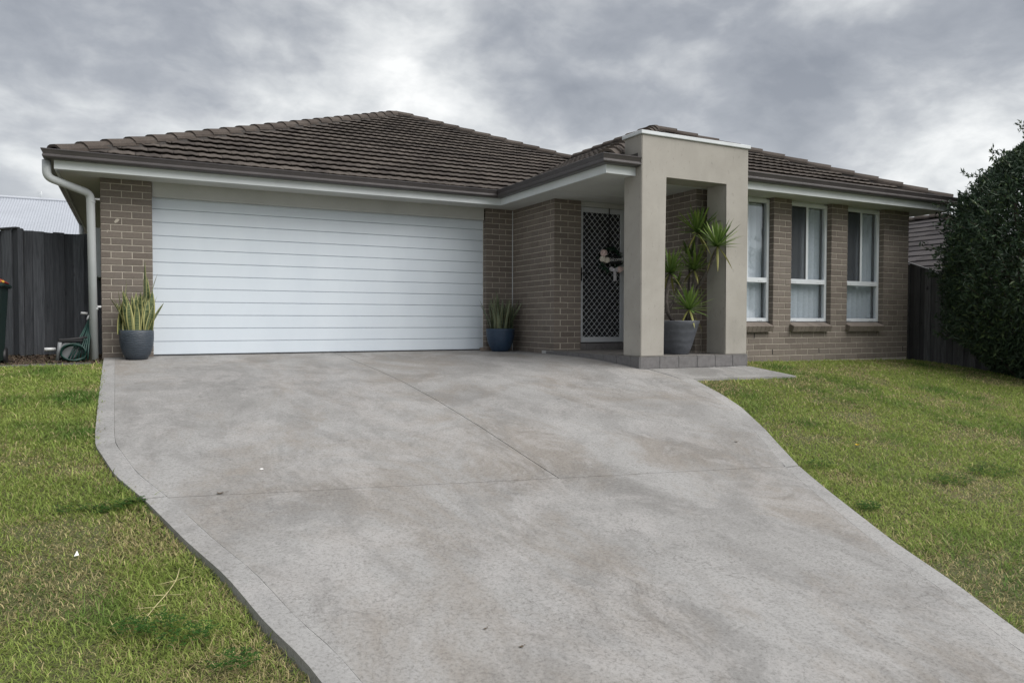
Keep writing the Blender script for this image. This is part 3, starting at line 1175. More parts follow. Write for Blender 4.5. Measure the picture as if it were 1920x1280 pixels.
# --- front door, security screen
DX0, DX1, DZ0, DZ1, DY = 6.35, 7.165, .092, 2.135, -1.285
fd = MB().bbox((DX0+.03, DY+.11, DZ0-.01), (DX1-.03, DY+.15, DZ1-.02), .004).build('front_door', MAT['frontdoor'], house)
mb = MB()
for q0 in (.22, .66, 1.10, 1.54):
    MB().bbox((DX0+.12, DY+.100, q0+DZ0), (DX0+.30, DY+.108, q0+DZ0+.34), .003).build('pane', MAT['dark'], fd)
MB().bbox((DX0-.004, DY-.01, DZ1+.004), (DX1+.015, DY+.1, ZTOP+.0), .003).build('door_head', MAT['header'], house)
sdoor = MB()
fwid = .052
sdoor.bbox((DX0, DY, DZ0), (DX0+fwid, DY+.03, DZ1), .004).bbox((DX1-.075, DY, DZ0), (DX1, DY+.03, DZ1), .004)
sdoor.bbox((DX0+fwid+.0005, DY+.001, DZ1-.075), (DX1-.0755, DY+.029, DZ1-.001), .003).bbox((DX0+fwid+.0005, DY+.001, DZ0+.001), (DX1-.0755, DY+.029, DZ0+.08), .003)
sd_o = sdoor.build('screen_door', MAT['doorframe'], house)
# expanded diamond grille
mb = MB()
gx0, gx1, gz0, gz1 = DX0+fwid, DX1-.075, DZ0+.08, DZ1-.075
cw, chh = .0475, .1005
ncol = int((gx1-gx0)/cw)+1
for i in range(ncol+1):
    xc = gx0+i*cw
    if xc > gx1: break
    npt = int((gz1-gz0)/(chh/8))
    L_, R_ = [], []
    for k in range(npt+1):
        q = gz0+(gz1-gz0)*k/npt
        ph_ = (q-gz0)/chh+(.5 if i % 2 else 0)
        tri = abs((ph_ % 1)*2-1)
        s_ = tri*tri*(3-2*tri)*.6+tri*.4
        x = xc-cw/2+cw*s_
        x = min(max(x, gx0), gx1)
        L_.append((x-.0026, q)); R_.append((x+.0026, q))
    v = [(x, DY+.008, q) for x, q in L_]+[(x, DY+.008, q) for x, q in R_]+[(x, DY+.014, q) for x, q in L_]+[(x, DY+.014, q) for x, q in R_]
    m_ = npt+1
    f = []
    for k in range(npt):
        f += [(k, m_+k, m_+k+1, k+1), (2*m_+k, k, k+1, 2*m_+k+1), (m_+k, 3*m_+k, 3*m_+k+1, m_+k+1)]
    mb.add(v, f)
mb.build('grille', MAT['grille'], sd_o)
MB().quad((gx0, DY+.022, gz0), (gx1, DY+.022, gz0), (gx1, DY+.022, gz1), (gx0, DY+.022, gz1)).build('fly_screen', MAT['screen'], sd_o)
mb = MB().bbox((DX0+.004, DY-.012, 1.02), (DX0+.03, DY-.0005, 1.22), .003)
mb.tube([(DX0+.017, DY-.01, 1.13), (DX0+.017, DY-.05, 1.13), (DX0+.12, DY-.052, 1.13)], .008, 8)
mb.build('handle', MAT['black'], sd_o)
for q in (.32, 1.05, 1.8):
    MB().bbox((DX1-.006, DY-.006, q), (DX1+.012, DY-.0005, q+.09), .002).build('hinge', MAT['black'], sd_o)

# --- windows
FY = YW+.082                                     # front of the frames
WZ0, WZ1, WZM = .412, 2.19, 1.015


def window(i, a, b):
    fr = MB()
    t_ = .045
    fr.bbox((a, FY, WZ0), (a+t_, FY+.06, WZ1), .003).bbox((b-t_, FY, WZ0), (b, FY+.06, WZ1), .003)
    fr.bbox((a+t_, FY+.001, WZ0), (b-t_, FY+.059, WZ0+.05), .003).bbox((a+t_, FY+.001, WZ1-.05), (b-t_, FY+.059, WZ1), .003)
    fr.bbox((a+t_, FY-.004, WZM-.035), (b-t_, FY+.058, WZM+.035), .003)
    fr.box((a+t_+.001, FY+.02, WZ1+.001), (b-t_-.001, FY+.05, ZTOP+.03))
    W_ = fr.build('window', MAT['alu'], house)
    mid = a+(b-a)*.50
    MB().bbox((mid-.022, FY+.006, WZM+.036), (mid+.022, FY+.05, WZ1-.051), .003).build('mullion', MAT['alu'], W_)
    MB().box((a+t_, FY+.030, WZ0+.05), (b-t_, FY+.034, WZM-.035)).build('pane', MAT['glass'], W_)
    MB().box((a+t_, FY+.024, WZM+.035), (mid-.022, FY+.028, WZ1-.05)).build('pane', MAT['glass'], W_)
    MB().box((mid+.022, FY+.030, WZM+.035), (b-t_, FY+.034, WZ1-.05)).build('pane', MAT['glass'], W_)
    MB().quad((a+t_, FY+.012, WZM+.036), (mid-.022, FY+.012, WZM+.036), (mid-.022, FY+.012, WZ1-.051), (a+t_, FY+.012, WZ1-.051)).build('fly_screen', MAT['screen'], W_)
    # weep slots in the bottom rails
    mb = MB()
    for q in (WZM-.018, WZ0+.012):
        for s_ in (a+.10, b-.22):
            for k in range(3):
                mb.box((s_+k*.035, FY-.0052, q), (s_+k*.035+.014, FY-.0015, q+.005))
    mb.build('weep_slot', MAT['seal'], W_)
    # vertical blind
    n_ = 8
    bw = (b-a+.10)/n_
    for k in range(n_):
        xc = a-.01+bw*(k+.5)
        ang = math.radians(-17 + (random.uniform(-4, 4)))
        if k == n_-1: ang = math.radians(14)
        dx, dy = math.cos(ang)*bw*.465, math.sin(ang)*bw*.465
        yb = FY+.125
        ztop = WZ1-.045-(.0 if k % 2 else .004)
        m_ = MB()
        v = []
        for s_ in (-1, -.5, 0, .5, 1):
            bow = .006*(1-s_*s_)
            v += [(xc+dx*s_, yb+dy*s_-bow, WZ0+.045), (xc+dx*s_, yb+dy*s_-bow, ztop)]
        m_.add(v, [(2*j, 2*j+2, 2*j+3, 2*j+1) for j in range(4)], True)
        m_.build('blind_slat', MAT['blind'], W_)
    # brick sill
    sl = MB().box((a+.004, YW+.012, SILL_Z-.02), (b-.004, FY+.02, WZ0-.052)).build('sill', MAT['mortar'], house)
    tilt = math.radians(21)
    n_ = 10
    bw = (b-a-.035)/n_
    for k in range(n_):
        o = bpy.data.objects.new('sill_brick', sill_mesh)
        COL.objects.link(o)
        o.parent = sl
        o.matrix_local = Matrix.Translation((a-.025+bw*(k+.5), YW-.090, .345)) @ Matrix.Rotation(tilt, 4, 'X')
    MB().box((a+.002, YW+.06, WZ0-.03), (b-.002, FY+.05, WZ0-.001)).build('sill_flashing', MAT['seal'], sl)


sill_mesh = MB().bbox((-.0405, 0, -.092), (.0405, .20, 0), .0035).mesh('sill_brick', MAT['brick'])
for i, (a, b) in enumerate(WIN):
    window(i, a+.002, b-.002)

# --- sealant joint in the garage corner, weep holes, paint scuffs on the left pier
MB().bbox((XC-.013, -.012, -.07), (XC-.0008, -.0008, 2.20), .002).build('sealant_joint', MAT['coping'], house)


def on_wall(u_, v_, Y):
    d = fw*F_PX+RT*(u_-960)-UP*(v_-640)
    return Vector(CAM)+d*((Y-CAM[1])/d.y)


for q in ((1414.5, 629), (1448.5, 659.5), (1535.5, 657.5), (1692.5, 653)):
    c = on_wall(*q, YW)
    MB().box((c.x-.0055, YW-.0012, c.z-.036), (c.x+.0055, YW+.004, c.z+.036)).build('weep_hole', MAT['dark'], walls['window_wall'])
for poly in ([(214, 416), (217, 411), (221, 410), (224, 411.5), (222, 415), (219, 417), (216, 418.5)], [(200, 435), (202.5, 430), (203.5, 431), (201.5, 436)]):
    P = [on_wall(*q, -.0028) for q in poly]
    k = len(P)
    MB().add(P+[p+Vector((0, .002, 0)) for p in P], [tuple(range(k))]+[(i, i+k, (i+1) % k+k, (i+1) % k) for i in range(k)]).build('paint_scuff', MAT['mortar'], walls['garage_left'])

# --- downpipe at the left corner, stub at the right corner, meter box
pts = smooth_path([(-.535, -.40, 2.30), (-.535, -.40, 2.10), (-.10, -.10, 1.985), (-.083, -.075, -.10)], .075, 6)
dp = MB().tube(pts, .047, 16).build('downpipe', MAT['pvc'], house)
MB().tube([(-.0836, -.0755, .54), (-.083, -.0745, .57)], .0495, 16).build('collar', MAT['pvc'], dp)
MB().tube([(-.0965, -.0965, 1.87), (-.0955, -.0955, 1.90)], .0495, 16).build('collar', MAT['pvc'], dp)
for q in (.585, 1.93):
    MB().bbox((-.055, -.06, q-.012), (.0, -.03, q+.012), .003).build('bracket', MAT['white'], dp)
MB().tube([(XE-.06, 6.2, 2.30), (XE-.06, 6.2, 2.05), (-.1, 6.3, 1.9), (-.09, 6.3, 0)], .047, 12).build('downpipe', MAT['pvc'], house)
MB().tube([(XR+.07, YW+.25, 2.2), (XR+.07, YW+.25, -.4)], .045, 12).build('downpipe', MAT['pvc'], house)
mbx = MB().bbox((-.16, .45, .98), (-.001, .85, 1.63), .006).build('meter_box', MAT['meter'], house)
MB().bbox((-.15, .442, 1.0), (-.012, .449, 1.60), .003).build('meter_door', MAT['meter'], mbx)

# ------------------------------------------------------------------ broken paver at the garage pier
m_ = MB()
bm = bmesh.new()
bmesh.ops.create_cube(bm, size=1)
for q in bm.verts:
    q.co = Vector((5.36+q.co.x*.19+random.uniform(-.015, .015), -.07+q.co.y*.10, -.04+q.co.z*.055+random.uniform(-.008, .008)))
bmesh.ops.bevel(bm, geom=bm.edges[:], offset=.008, segments=2, affect='EDGES')
m_.bm(bm).build('paver', MAT['paver'], None, label='small broken brown paver lying at the right foot of the garage opening', cat='paver')


# ------------------------------------------------------------------ fences
def paling_fence(label, p0, p1, ztop, zbot, mat, width=.118, post_at=(), rail=True, cap=None, face=1, group=None, name='paling_fence', gapfrac=.94):
    p0, p1 = Vector((*p0, 0)), Vector((*p1, 0))
    d = p1-p0; L = d.length; d.normalize()
    nrm = Vector((d.y, -d.x, 0))*face             # towards the viewer
    root = empty(name, (p0.x, p0.y, zbot(0)))
    tag(root, label, 'fence', group)
    n = int(L/width)
    def slab(s0, s1, o0, o1, za, zb_, zc_, zd_):
        q = [(s0, o0, za), (s1, o0, zb_), (s1, o1, zb_), (s0, o1, za), (s0, o0, zc_), (s1, o0, zd_), (s1, o1, zd_), (s0, o1, zc_)]
        v = [p0+d*a+nrm*o+Vector((0, 0, z_)) for a, o, z_ in q]
        return v, [(0, 3, 2, 1), (4, 5, 6, 7), (0, 1, 5, 4), (1, 2, 6, 5), (2, 3, 7, 6), (3, 0, 4, 7)]
    for i in range(n):
        s0 = i*L/n; s1 = s0+L/n*1.10 + random.uniform(-.003, .003)
        off = .020*(i % 2)+random.uniform(0, .0015)
        jz = random.uniform(-.008, .008)
        m = MB().add(*slab(s0, s1, off, off+.018, zbot(s0), zbot(s1), ztop(s0)+jz, ztop(s1)+jz+random.uniform(-.003, .003)))
        m.build('paling', mat, root)
    if rail:
        for fz in (.18, .82):
            m = MB()
            k = max(1, int(L/1.0))
            for j in range(k):
                a, b = j*L/k, (j+1)*L/k
                za = zbot(a)+(ztop(a)-zbot(a))*fz; zb_ = zbot(b)+(ztop(b)-zbot(b))*fz
                m.add(*slab(a, b-.003, -.045, -.004, za, zb_, za+.07, zb_+.07))
            m.build('rail', mat, root)
    if cap:
        m = MB()
        k = max(1, int(L/.48))
        for j in range(k):
            a, b = j*L/k, (j+1)*L/k
            m.add(*slab(a, b, -.01, .055, ztop(a)+.010, ztop(b)+.010, ztop(a)+.03, ztop(b)+.03))
        m.build('cap_rail', mat, root)
    for s in post_at:
        m = MB().add(*slab(s-.04, s+.04, .05, .12, zbot(s)-.05, zbot(s)-.05, ztop(s)+.03, ztop(s)+.03))
        m.build('post', mat, root)
    return root


gz = lambda x, y: float(hgt(x, y))-.03
paling_fence('dark weathered paling fence panel between the post and the left house wall', (-.925, .90), (-.003, .90), lambda s: 1.585-.004*s+.02*math.sin(s*9)*.3, lambda s: -.045,
             MAT['fence'], .112)
dv = Vector((-.64, .77, 0)).normalized()
e_ = Vector((-.985, .86, 0))+dv*4.5
fl = paling_fence('taller dark paling fence panel behind the wheelie bin at the left edge', (e_.x, e_.y), (-.955, .875), lambda s: 1.60, lambda s: -.05, MAT['fence'], .115, cap=True)
m_ = MB().bbox((-.965, .77, -.12), (-.905, .86, 1.605), .004)
m_.build('post', MAT['fence'], None, label='tall grey timber fence post between the two left fence panels', cat='fence post')


def rtop(s):
    y = 3.0-s
    return float(np.interp(-y, [-3, 2.2, 2.39, 2.88, 3.17, 3.9, 6], [1.52, 1.50, 1.425, 1.238, 1.06, .75, .72]))


paling_fence('dark side boundary paling fence raked down towards the front behind the round shrub', (12.5, 3.0), (12.5, -5.2), rtop, lambda s: gz(12.5, 3.0-s)-.03,
             MAT['fencer'], .096, cap=True, face=1)

# ------------------------------------------------------------------ left side: bed, edging, bin, hose
def chips(name, n, area, mat):
    V = []; Fq = []; cols = []
    pal = np.array([(.055, .036, .024), (.085, .06, .042), (.035, .025, .02), (.12, .09, .065)])
    for i in range(n):
        x, y = area()
        c = Vector((x, y, float(hgt(x, y))-.035+random.uniform(0, .03)))
        l, w_ = random.uniform(.012, .035), random.uniform(.004, .010)
        R = Matrix.Rotation(random.uniform(0, 6.3), 3, 'Z') @ Matrix.Rotation(random.uniform(-.7, .7), 3, 'Y') @ Matrix.Rotation(random.uniform(-.8, .8), 3, 'X')
        k = len(V)
        V += [tuple(c+R @ Vector(q)) for q in ((-l, -w_, 0), (l, -w_*.6, 0), (l, w_, 0), (-l, w_*.7, 0), (0, 0, .006))]
        Fq += [(k, k+1, k+4), (k+1, k+2, k+4), (k+2, k+3, k+4), (k+3, k, k+4)]
        cols += [tuple(random.choice(pal)*random.uniform(.7, 1.3))]*5
    me = np_mesh(name, np.array(V), [np.array(Fq)], mat, np.array(cols))
    o = bpy.data.objects.new(name, me)
    link(o)
    tag(o, 'brown bark mulch in the narrow bed at the foot of the left fence', None, kind='stuff')


chips('mulch', 3800, lambda: (random.uniform(-2.2, -.01), random.uniform(-.56, .88)), MAT['mulch'])
v = []
mbx = MB()
pts_e = [(-2.3, -.80), (-1.2, -.72), (-.35, -.62), (-.1, -.59)]
for (xa, ya), (xb, yb) in zip(pts_e[:-1], pts_e[1:]):
    za, zb_ = float(hgt(xa, ya)), float(hgt(xb, yb))
    mbx.add([(xa, ya, za-.1), (xb, yb, zb_-.1), (xb, yb+.045, zb_-.1), (xa, ya+.045, za-.1), (xa, ya, za+.005), (xb, yb, zb_+.005), (xb, yb+.045, zb_+.005), (xa, ya+.045, za+.005)],
            [(0, 3, 2, 1), (4, 5, 6, 7), (0, 1, 5, 4), (1, 2, 6, 5), (2, 3, 7, 6), (3, 0, 4, 7)])
mbx.build('timber_edging', MAT['edging'], None, label='low grey timber edging between the left lawn and the mulch bed', cat='garden edging')

# wheelie bin at the left edge
bx, by, bz = -1.23, -.42, float(hgt(-1.2, -.4))-.03
wb = empty('wheelie_bin', (bx, by, bz))
tag(wb, 'dark green wheelie bin with a red lid at the left edge', 'bin')


def taper_box(b0, b1, z0, z1, c, bev=.02):
    bm = bmesh.new()
    vs = []
    for (w_, d_), z_ in ((b0, z0), (b1, z1)):
        for sx, sy in ((-1, -1), (1, -1), (1, 1), (-1, 1)):
            vs.append(bm.verts.new((c[0]+sx*w_/2, c[1]+sy*d_/2, z_)))
    for q in ((3, 2, 1, 0), (4, 5, 6, 7), (0, 1, 5, 4), (1, 2, 6, 5), (2, 3, 7, 6), (3, 0, 4, 7)):
        bm.faces.new([vs[i] for i in q])
    bmesh.ops.bevel(bm, geom=bm.edges[:], offset=bev, segments=2, affect='EDGES')
    return bm


MB().bm(taper_box((.44, .48), (.54, .62), bz+.03, bz+.93, (bx, by), .03)).build('body', MAT['bin'], wb)
MB().bm(taper_box((.60, .68), (.60, .68), bz+.90, bz+.945, (bx, by), .012)).build('rim', MAT['bin'], wb)
MB().bm(taper_box((.59, .67), (.40, .48), bz+.948, bz+1.02, (bx, by), .02)).build('lid', MAT['binred'], wb)
MB().bm(taper_box((.12, .05), (.12, .05), bz+.946, bz+.975, (bx+.235, by-.24), .006)).build('sticker', MAT['binyellow'], wb)
MB().tube([(bx-.22, by+.33, bz+.90), (bx-.22, by+.39, bz+.93), (bx+.22, by+.39, bz+.93), (bx+.22, by+.33, bz+.90)], .014, 8).build('handle', MAT['bin'], wb)
for s in (-1, 1):
    MB().tube([(bx+s*.20, by+.24, bz+.10), (bx+s*.25, by+.24, bz+.10)], .10, 18).build('wheel', MAT['black'], wb)

# garden tap and hose reel beside the downpipe
tp = empty('garden_tap', (-.14, .25, float(hgt(-.14, .25))-.02))
tag(tp, 'small metal garden tap on a riser behind the white downpipe', 'tap')
MB().tube([(-.125, .22, -.06), (-.125, .22, .50)], .012, 8).build('riser', MAT['brass'], tp)
mbt = MB().tube([(-.125, .22, .47), (-.15, .19, .47), (-.165, .175, .42)], .013, 8)
mbt.tube([(-.235, .17, .505), (-.165, .185, .50)], .016, 8)
mbt.build('spout', MAT['white'], tp)
hr = empty('hose_reel', (-.32, -.08, float(hgt(-.3, -.1))-.02))
tag(hr, 'grey and black hose reel cart with green hose beside the white downpipe', 'hose reel')
hz = float(hgt(-.3, -.1))-.03
m_ = MB()
for yy in (-.20, .02):
    m_.tube(smooth_path([(-.44, yy, hz+.0), (-.48, yy, hz+.20), (-.44, yy, hz+.265), (-.15, yy, hz+.30)], .05), .013, 8)
m_.tube([(-.44, -.20, hz+.26), (-.44, .02, hz+.26)], .013, 8)
m_.bbox((-.46, -.21, hz+.24), (-.20, .03, hz+.285), .01)
m_.build('frame', MAT['black'], hr)
MB().tube([(-.36, -.19, hz+.13), (-.36, .01, hz+.13)], .105, 20).build('drum', MAT['greyplastic'], hr)
MB().tube([(-.61, -.12, hz+.155), (-.48, -.10, hz+.155)], .020, 10).build('crank', MAT['white'], hr)
MB().tube([(-.47, -.2, hz+.02), (-.44, -.22, hz+.24)], .022, 8).build('arm', MAT['greyplastic'], hr)
m_ = MB()
for k in range(7):
    o1 = random.uniform(-.03, .03)
    m_.tube(smooth_path([(-.36+k*.035, -.24-o1*.4, hz+.02), (-.27+k*.022, -.20, hz+.20+o1), (-.17+k*.008, -.02, hz+.42+o1), (-.13+k*.002, .12, hz+.56)], .12, 5), .0095, 7)
for k in range(5):
    a = [(-.30+.13*math.cos(q), -.22-.012*k+.02*math.sin(3*q+k), hz+.10+k*.006+.10*math.sin(q)) for q in np.linspace(0, 2*math.pi, 22)]
    m_.tube(a, .0095, 7, False)
m_.build('hose', MAT['hose'], hr)


# ------------------------------------------------------------------ potted plants
def pot(prof, c, mat, root, soil_r, soil_z):
    p = MB().lathe(prof, c, 44).build('pot', mat, root)
    MB().lathe([(soil_r, soil_z), (soil_r*.6, soil_z+.012), (.001, soil_z+.018)], c, 24).build('soil', MAT['soil'], root)
    return p


def sword_leaf(base, h, w_, lean, az, twist, bend):
    """upright tapered leaf with a shallow fold; returns MB and edge weights"""
    n = 9
    v = []; e = []; f = []
    d = Vector((math.cos(az), math.sin(az), 0))
    for i in range(n+1):
        s = i/n
        ww = w_*(.72+.9*s-.55*s*s)*(1-s**3.2)*.5+.0008
        ang = az+math.pi/2+twist*s
        sd = Vector((math.cos(ang), math.sin(ang), 0))
        fo = Vector((-sd.y, sd.x, 0))
        p = Vector(base)+d*(lean*s+bend*s*s)*h+Vector((0, 0, h*s*(1-.10*(lean+bend*s)**2)))
        for k, q in enumerate((-1, -.55, 0, .55, 1)):
            v.append(p+sd*ww*q+fo*(.22*ww*abs(q)))
            e.append(abs(q))
    for i in range(n):
        for k in range(4):
            f.append((i*5+k, i*5+k+1, (i+1)*5+k+1, (i+1)*5+k))
    return MB().add(v, f, True), e


def snake_plant(label, loc, scale, prof, mat_p, mat_l, nleaf, tall, wid, seed, group=None):
    rr = random.Random(seed)
    root = empty('snake_plant', loc)
    tag(root, label, 'potted plant', group)
    topr, topz = prof[-3]
    pot(prof, loc, mat_p, root, topr*.9, topz-.045)
    for i in range(nleaf):
        r = topr*.72*math.sqrt(rr.random()); az = rr.uniform(0, 2*math.pi)
        if i < len(tall):
            dx, h = tall[i]; b = (loc[0]+dx, loc[1]+rr.uniform(-.05, .05), loc[2]+topz-.05)
            lean, wl = rr.uniform(-.02, .06), wid*1.15
        else:
            h = rr.uniform(.20, .42)*scale
            b = (loc[0]+r*math.cos(az), loc[1]+r*math.sin(az), loc[2]+topz-.05)
            lean = .06+.46*r/topr*rr.random()
            wl = wid*rr.uniform(.7, 1.1)
        m, e = sword_leaf(b, h*1.2+.05, wl, lean, az, rr.uniform(-1.2, 1.2), rr.uniform(-.05, .16))
        o = m.build('leaf', mat_l, root)
        at = o.data.attributes.new('edge', 'FLOAT', 'POINT')
        at.data.foreach_set('value', np.array(e, np.float32))


z_l = float(hgt(.39, -.27))
prof1 = [(.001, 0), (.112, 0), (.122, .006), (.158, .07), (.183, .15), (.195, .24), (.197, .31), (.195, .362), (.190, .368), (.180, .366), (.176, .30)]
snake_plant('snake plant with yellow edged leaves in slate blue pot left of garage door', (.392, -.27, z_l), 1.0, prof1, MAT['pot1'], MAT['snake1'], 60,
            [(.095, .72), (-.12, .53), (-.10, .42), (.13, .56), (.03, .45), (-.19, .38), (.165, .42), (.06, .36), (.11, .60), (-.15, .33)], .090, 3)
z_r = float(hgt(5.51, -.25))
prof2 = [(.001, 0), (.125, 0), (.135, .006), (.168, .06), (.198, .14), (.218, .23), (.226, .33), (.228, .352), (.222, .358), (.208, .354), (.204, .30)]
snake_plant('snake plant with thin dark leaves in deep blue pot right of garage door', (5.513, -.27, z_r), 1.0, prof2, MAT['pot2'], MAT['snake2'], 76,
            [(-.02, .50), (.10, .42), (-.17, .38), (.18, .36), (-.10, .44), (.05, .40), (.14, .38), (.21, .34), (-.04, .46), (.19, .40)], .044, 9)

# potted yucca inside the portico
yx, yy, yz = 6.735, -3.04, zb
yu = empty('potted_yucca', (yx, yy, yz))
tag(yu, 'tall branching yucca in a weathered grey pot inside the entry portico', 'potted plant')
prof3 = [(.001, 0), (.160, 0), (.168, .008), (.205, .12), (.245, .25), (.285, .385), (.300, .425), (.298, .438), (.282, .440), (.272, .425), (.262, .36)]
pot(prof3, (yx, yy, yz), MAT['pot3'], yu, .265, .39)


def ray_at(u_, v_, Y):
    d = fw*F_PX+RT*(u_-960)-UP*(v_-640)
    t = (Y-CAM[1])/d.y
    return Vector(CAM)+d*t


heads = {'A': (1307, 436, -3.05), 'B': (1345, 462, -3.50), 'C': (1257, 512, -3.06), 'D': (1301, 506, -3.12), 'E': (1292, 580, -3.20), 'F': (1294, 482, -2.92), 'G': (1271, 533, -2.98)}
H = {k: ray_at(*q) for k, q in heads.items()}
stems = [([(1262, 603, -3.04), (1250, 583, -3.05), (1249, 560, -3.06), (1253, 530, -3.06), (1257, 514, -3.06)], .026),
         ([(1254, 582, -3.04), (1265, 560, -3.0), (1270, 545, -2.98), (1271, 533, -2.98)], .017),
         ([(1291, 606, -3.05), (1298, 570, -3.06), (1300, 545, -3.08), (1302, 520, -3.11), (1301, 508, -3.12)], .028),
         ([(1299, 556, -3.06), (1303, 515, -3.03), (1305, 480, -3.03), (1306.5, 452, -3.05), (1307, 438, -3.05)], .024),
         ([(1300, 552, -3.06), (1312, 533, -3.15), (1328, 504, -3.32), (1338, 482, -3.43), (1345, 465, -3.50)], .021),
         ([(1290, 560, -3.0), (1292, 520, -2.95), (1294, 484, -2.92)], .015),
         ([(1284, 608, -3.08), (1289, 592, -3.18), (1292, 582, -3.20)], .020)]
for pts, r_ in stems:
    P = [ray_at(*q) for q in pts]
    P = smooth_path(P, .08, 3)
    MB().tube(P, [r_*(1.08-.22*i/len(P))*random.uniform(.93, 1.07) for i in range(len(P))], 9).build('stem', MAT['stem'], yu)


def strap_leaf(c, az, el, L, w_, droop, base_c, tip_c):
    n = 7
    d = Vector((math.cos(az)*math.cos(el), math.sin(az)*math.cos(el), math.sin(el)))
    sd = Vector((-math.sin(az), math.cos(az), 0))
    up = d.cross(sd)*-1
    v = []; f = []; cols = []
    for i in range(n+1):
        s = i/n
        p = c+d*(L*s)+Vector((0, 0, -droop*L*s*s))
        ww = w_*(.55+1.5*s-1.1*s*s)*(1-s**4)*.5+.0006
        for q in (-1, 0, 1):
            v.append(p+sd*ww*q-up*(0 if q else .3*ww))
            k = s
            cols.append([base_c[j]*(1-k)+tip_c[j]*k for j in range(3)])
    for i in range(n):
        for k in range(2):
            f.append((i*3+k, i*3+k+1, (i+1)*3+k+1, (i+1)*3+k))
    return MB().add(v, f, False), cols


def rosette(c, n, L, dark, seed):
    rr = random.Random(seed)
    for i in range(n):
        s = i/(n-1)
        az = i*2.39996+rr.uniform(-.2, .2)
        el = math.radians(78-88*s+rr.uniform(-12, 12))
        dr = .02+.16*s*rr.random()
        if s > .93:
            el -= .5; dr += .35
        LL = L*rr.uniform(.78, 1.1)*(.8+.35*math.sin(math.pi*min(s+.15, 1)))
        g = rr.random()
        bc = (.085*dark, .15*dark, .035*dark)
        tcx = ((.11+.08*g)*dark, (.195+.07*g)*dark, .045*dark)
        if s > .93: tcx = (.26*dark, .25*dark, .07*dark); bc = (.2*dark, .21*dark, .07*dark)
        m, cols = strap_leaf(c, az, el, LL, .030, dr, bc, tcx)
        o = m.build('leaf', MAT['yucca'], yu)
        add_colors(o.data, np.array(cols))


for k, n_, L_, dk in (('A', 60, .37, 1.0), ('B', 56, .35, .95), ('C', 54, .33, .85), ('D', 44, .34, .85), ('E', 50, .33, 1.15), ('F', 22, .27, .6), ('G', 12, .18, .7)):
    rosette(H[k], n_, L_, dk, ord(k))

# ------------------------------------------------------------------ wreath on the door
wx, wz, wy = 6.87, 1.36, DY-.045
wr = empty('door_wreath', (wx, wy, wz))
tag(wr, 'dark leafy wreath with flowers, ribbon bow and Welcome board hanging on the screen door', 'wreath')
rr = random.Random(5)
m_ = MB()
for i in range(420):
    a = rr.uniform(0, 2*math.pi)
    R_ = .165+rr.gauss(0, .022)
    if math.pi*1.08 < a < math.pi*1.42: R_ += .03
    p = Vector((wx+R_*math.cos(a), wy+rr.uniform(-.05, .02), wz+R_*math.sin(a)))
    t_ = Vector((-math.sin(a), rr.uniform(-.8, .3), math.cos(a))).normalized()
    o_ = Vector((math.cos(a)*rr.uniform(-1, 1.4), rr.uniform(-1, .2), math.sin(a)*rr.uniform(-1, 1.4)))
    d = (t_*rr.uniform(-.6, 1)+o_*.8).normalized()
    s_ = d.orthogonal().normalized()
    L_ = rr.uniform(.028, .05)
    m_.add([p, p+d*L_*.5+s_*.011, p+d*L_, p+d*L_*.5-s_*.011], [(0, 1, 2, 3)])
a_ = [(wx+.165*math.cos(q), wy, wz+.165*math.sin(q)) for q in np.linspace(0, 2*math.pi, 28)]
m_.tube(a_, .018, 6, False)
m_.build('foliage', MAT['wleaf'], wr)


def flower(c, R_, mat):
    m = MB()
    for i in range(34):
        th = math.acos(1-1.3*((i+.5)/34)); az = i*2.4
        d = Vector((math.sin(th)*math.cos(az), -math.cos(th), math.sin(th)*math.sin(az)))
        s_ = d.orthogonal().normalized(); t_ = d.cross(s_)
        p = Vector(c)+d*R_*.75
        q = R_*.42
        m.add([p-s_*q, p+t_*q*.8+d*R_*.25, p+s_*q, p-t_*q*.8+d*R_*.1], [(0, 1, 2, 3)])
    bm = bmesh.new(); bmesh.ops.create_icosphere(bm, subdivisions=1, radius=R_*.72)
    m.bm(bm, True, Matrix.Translation(c))
    m.build('flower', mat, wr)


flower((wx-.165, wy-.06, wz+.085), .060, MAT['pink'])
flower((wx-.185, wy-.06, wz-.005), .052, MAT['cream'])
flower((wx-.115, wy-.065, wz-.02), .052, MAT['cream'])
flower((wx+.125, wy-.06, wz-.155), .055, MAT['pink'])
flower((wx+.185, wy-.05, wz-.14), .034, MAT['cream'])
m_ = MB()
for s in (-1, 1):
    loop = [(0, 0), (.05*s, .045), (.085*s, .03), (.085*s, -.02), (.045*s, -.035), (0, 0)]
    v = []
    for x, z_ in loop: v += [(wx+.02+x, wy-.085, wz-.16+z_), (wx+.02+x*.92, wy-.055, wz-.16+z_*.7)]
    m_.add(v, [(2*i, 2*i+2, 2*i+3, 2*i+1) for i in range(len(loop)-1)])
    m_.add([(wx+.02, wy-.074, wz-.16), (wx+.02+.05*s, wy-.08, wz-.115), (wx+.02+.085*s, wy-.074, wz-.135), (wx+.02+.08*s, wy-.074, wz-.185), (wx+.02+.04*s, wy-.08, wz-.195)], [(0, 1, 2, 3, 4)])
m_.bbox((wx, wy-.095, wz-.185), (wx+.04, wy-.06, wz-.14), .008)
m_.add([(wx+.0, wy-.078, wz-.17), (wx+.05, wy-.08, wz-.17), (wx+.07, wy-.07, wz-.34), (wx+.035, wy-.076, wz-.325), (wx+.012, wy-.07, wz-.345)], [(0, 1, 2, 3, 4)])
m_.build('ribbon_bow', MAT['ribbon'], wr)
sg = MB().bbox((wx-.125, wy-.062, wz-.075), (wx+.165, wy-.048, wz+.055), .004).build('sign', MAT['signb'], wr)
fc = bpy.data.curves.new('lettering', 'FONT')
fc.body = 'Welcome'
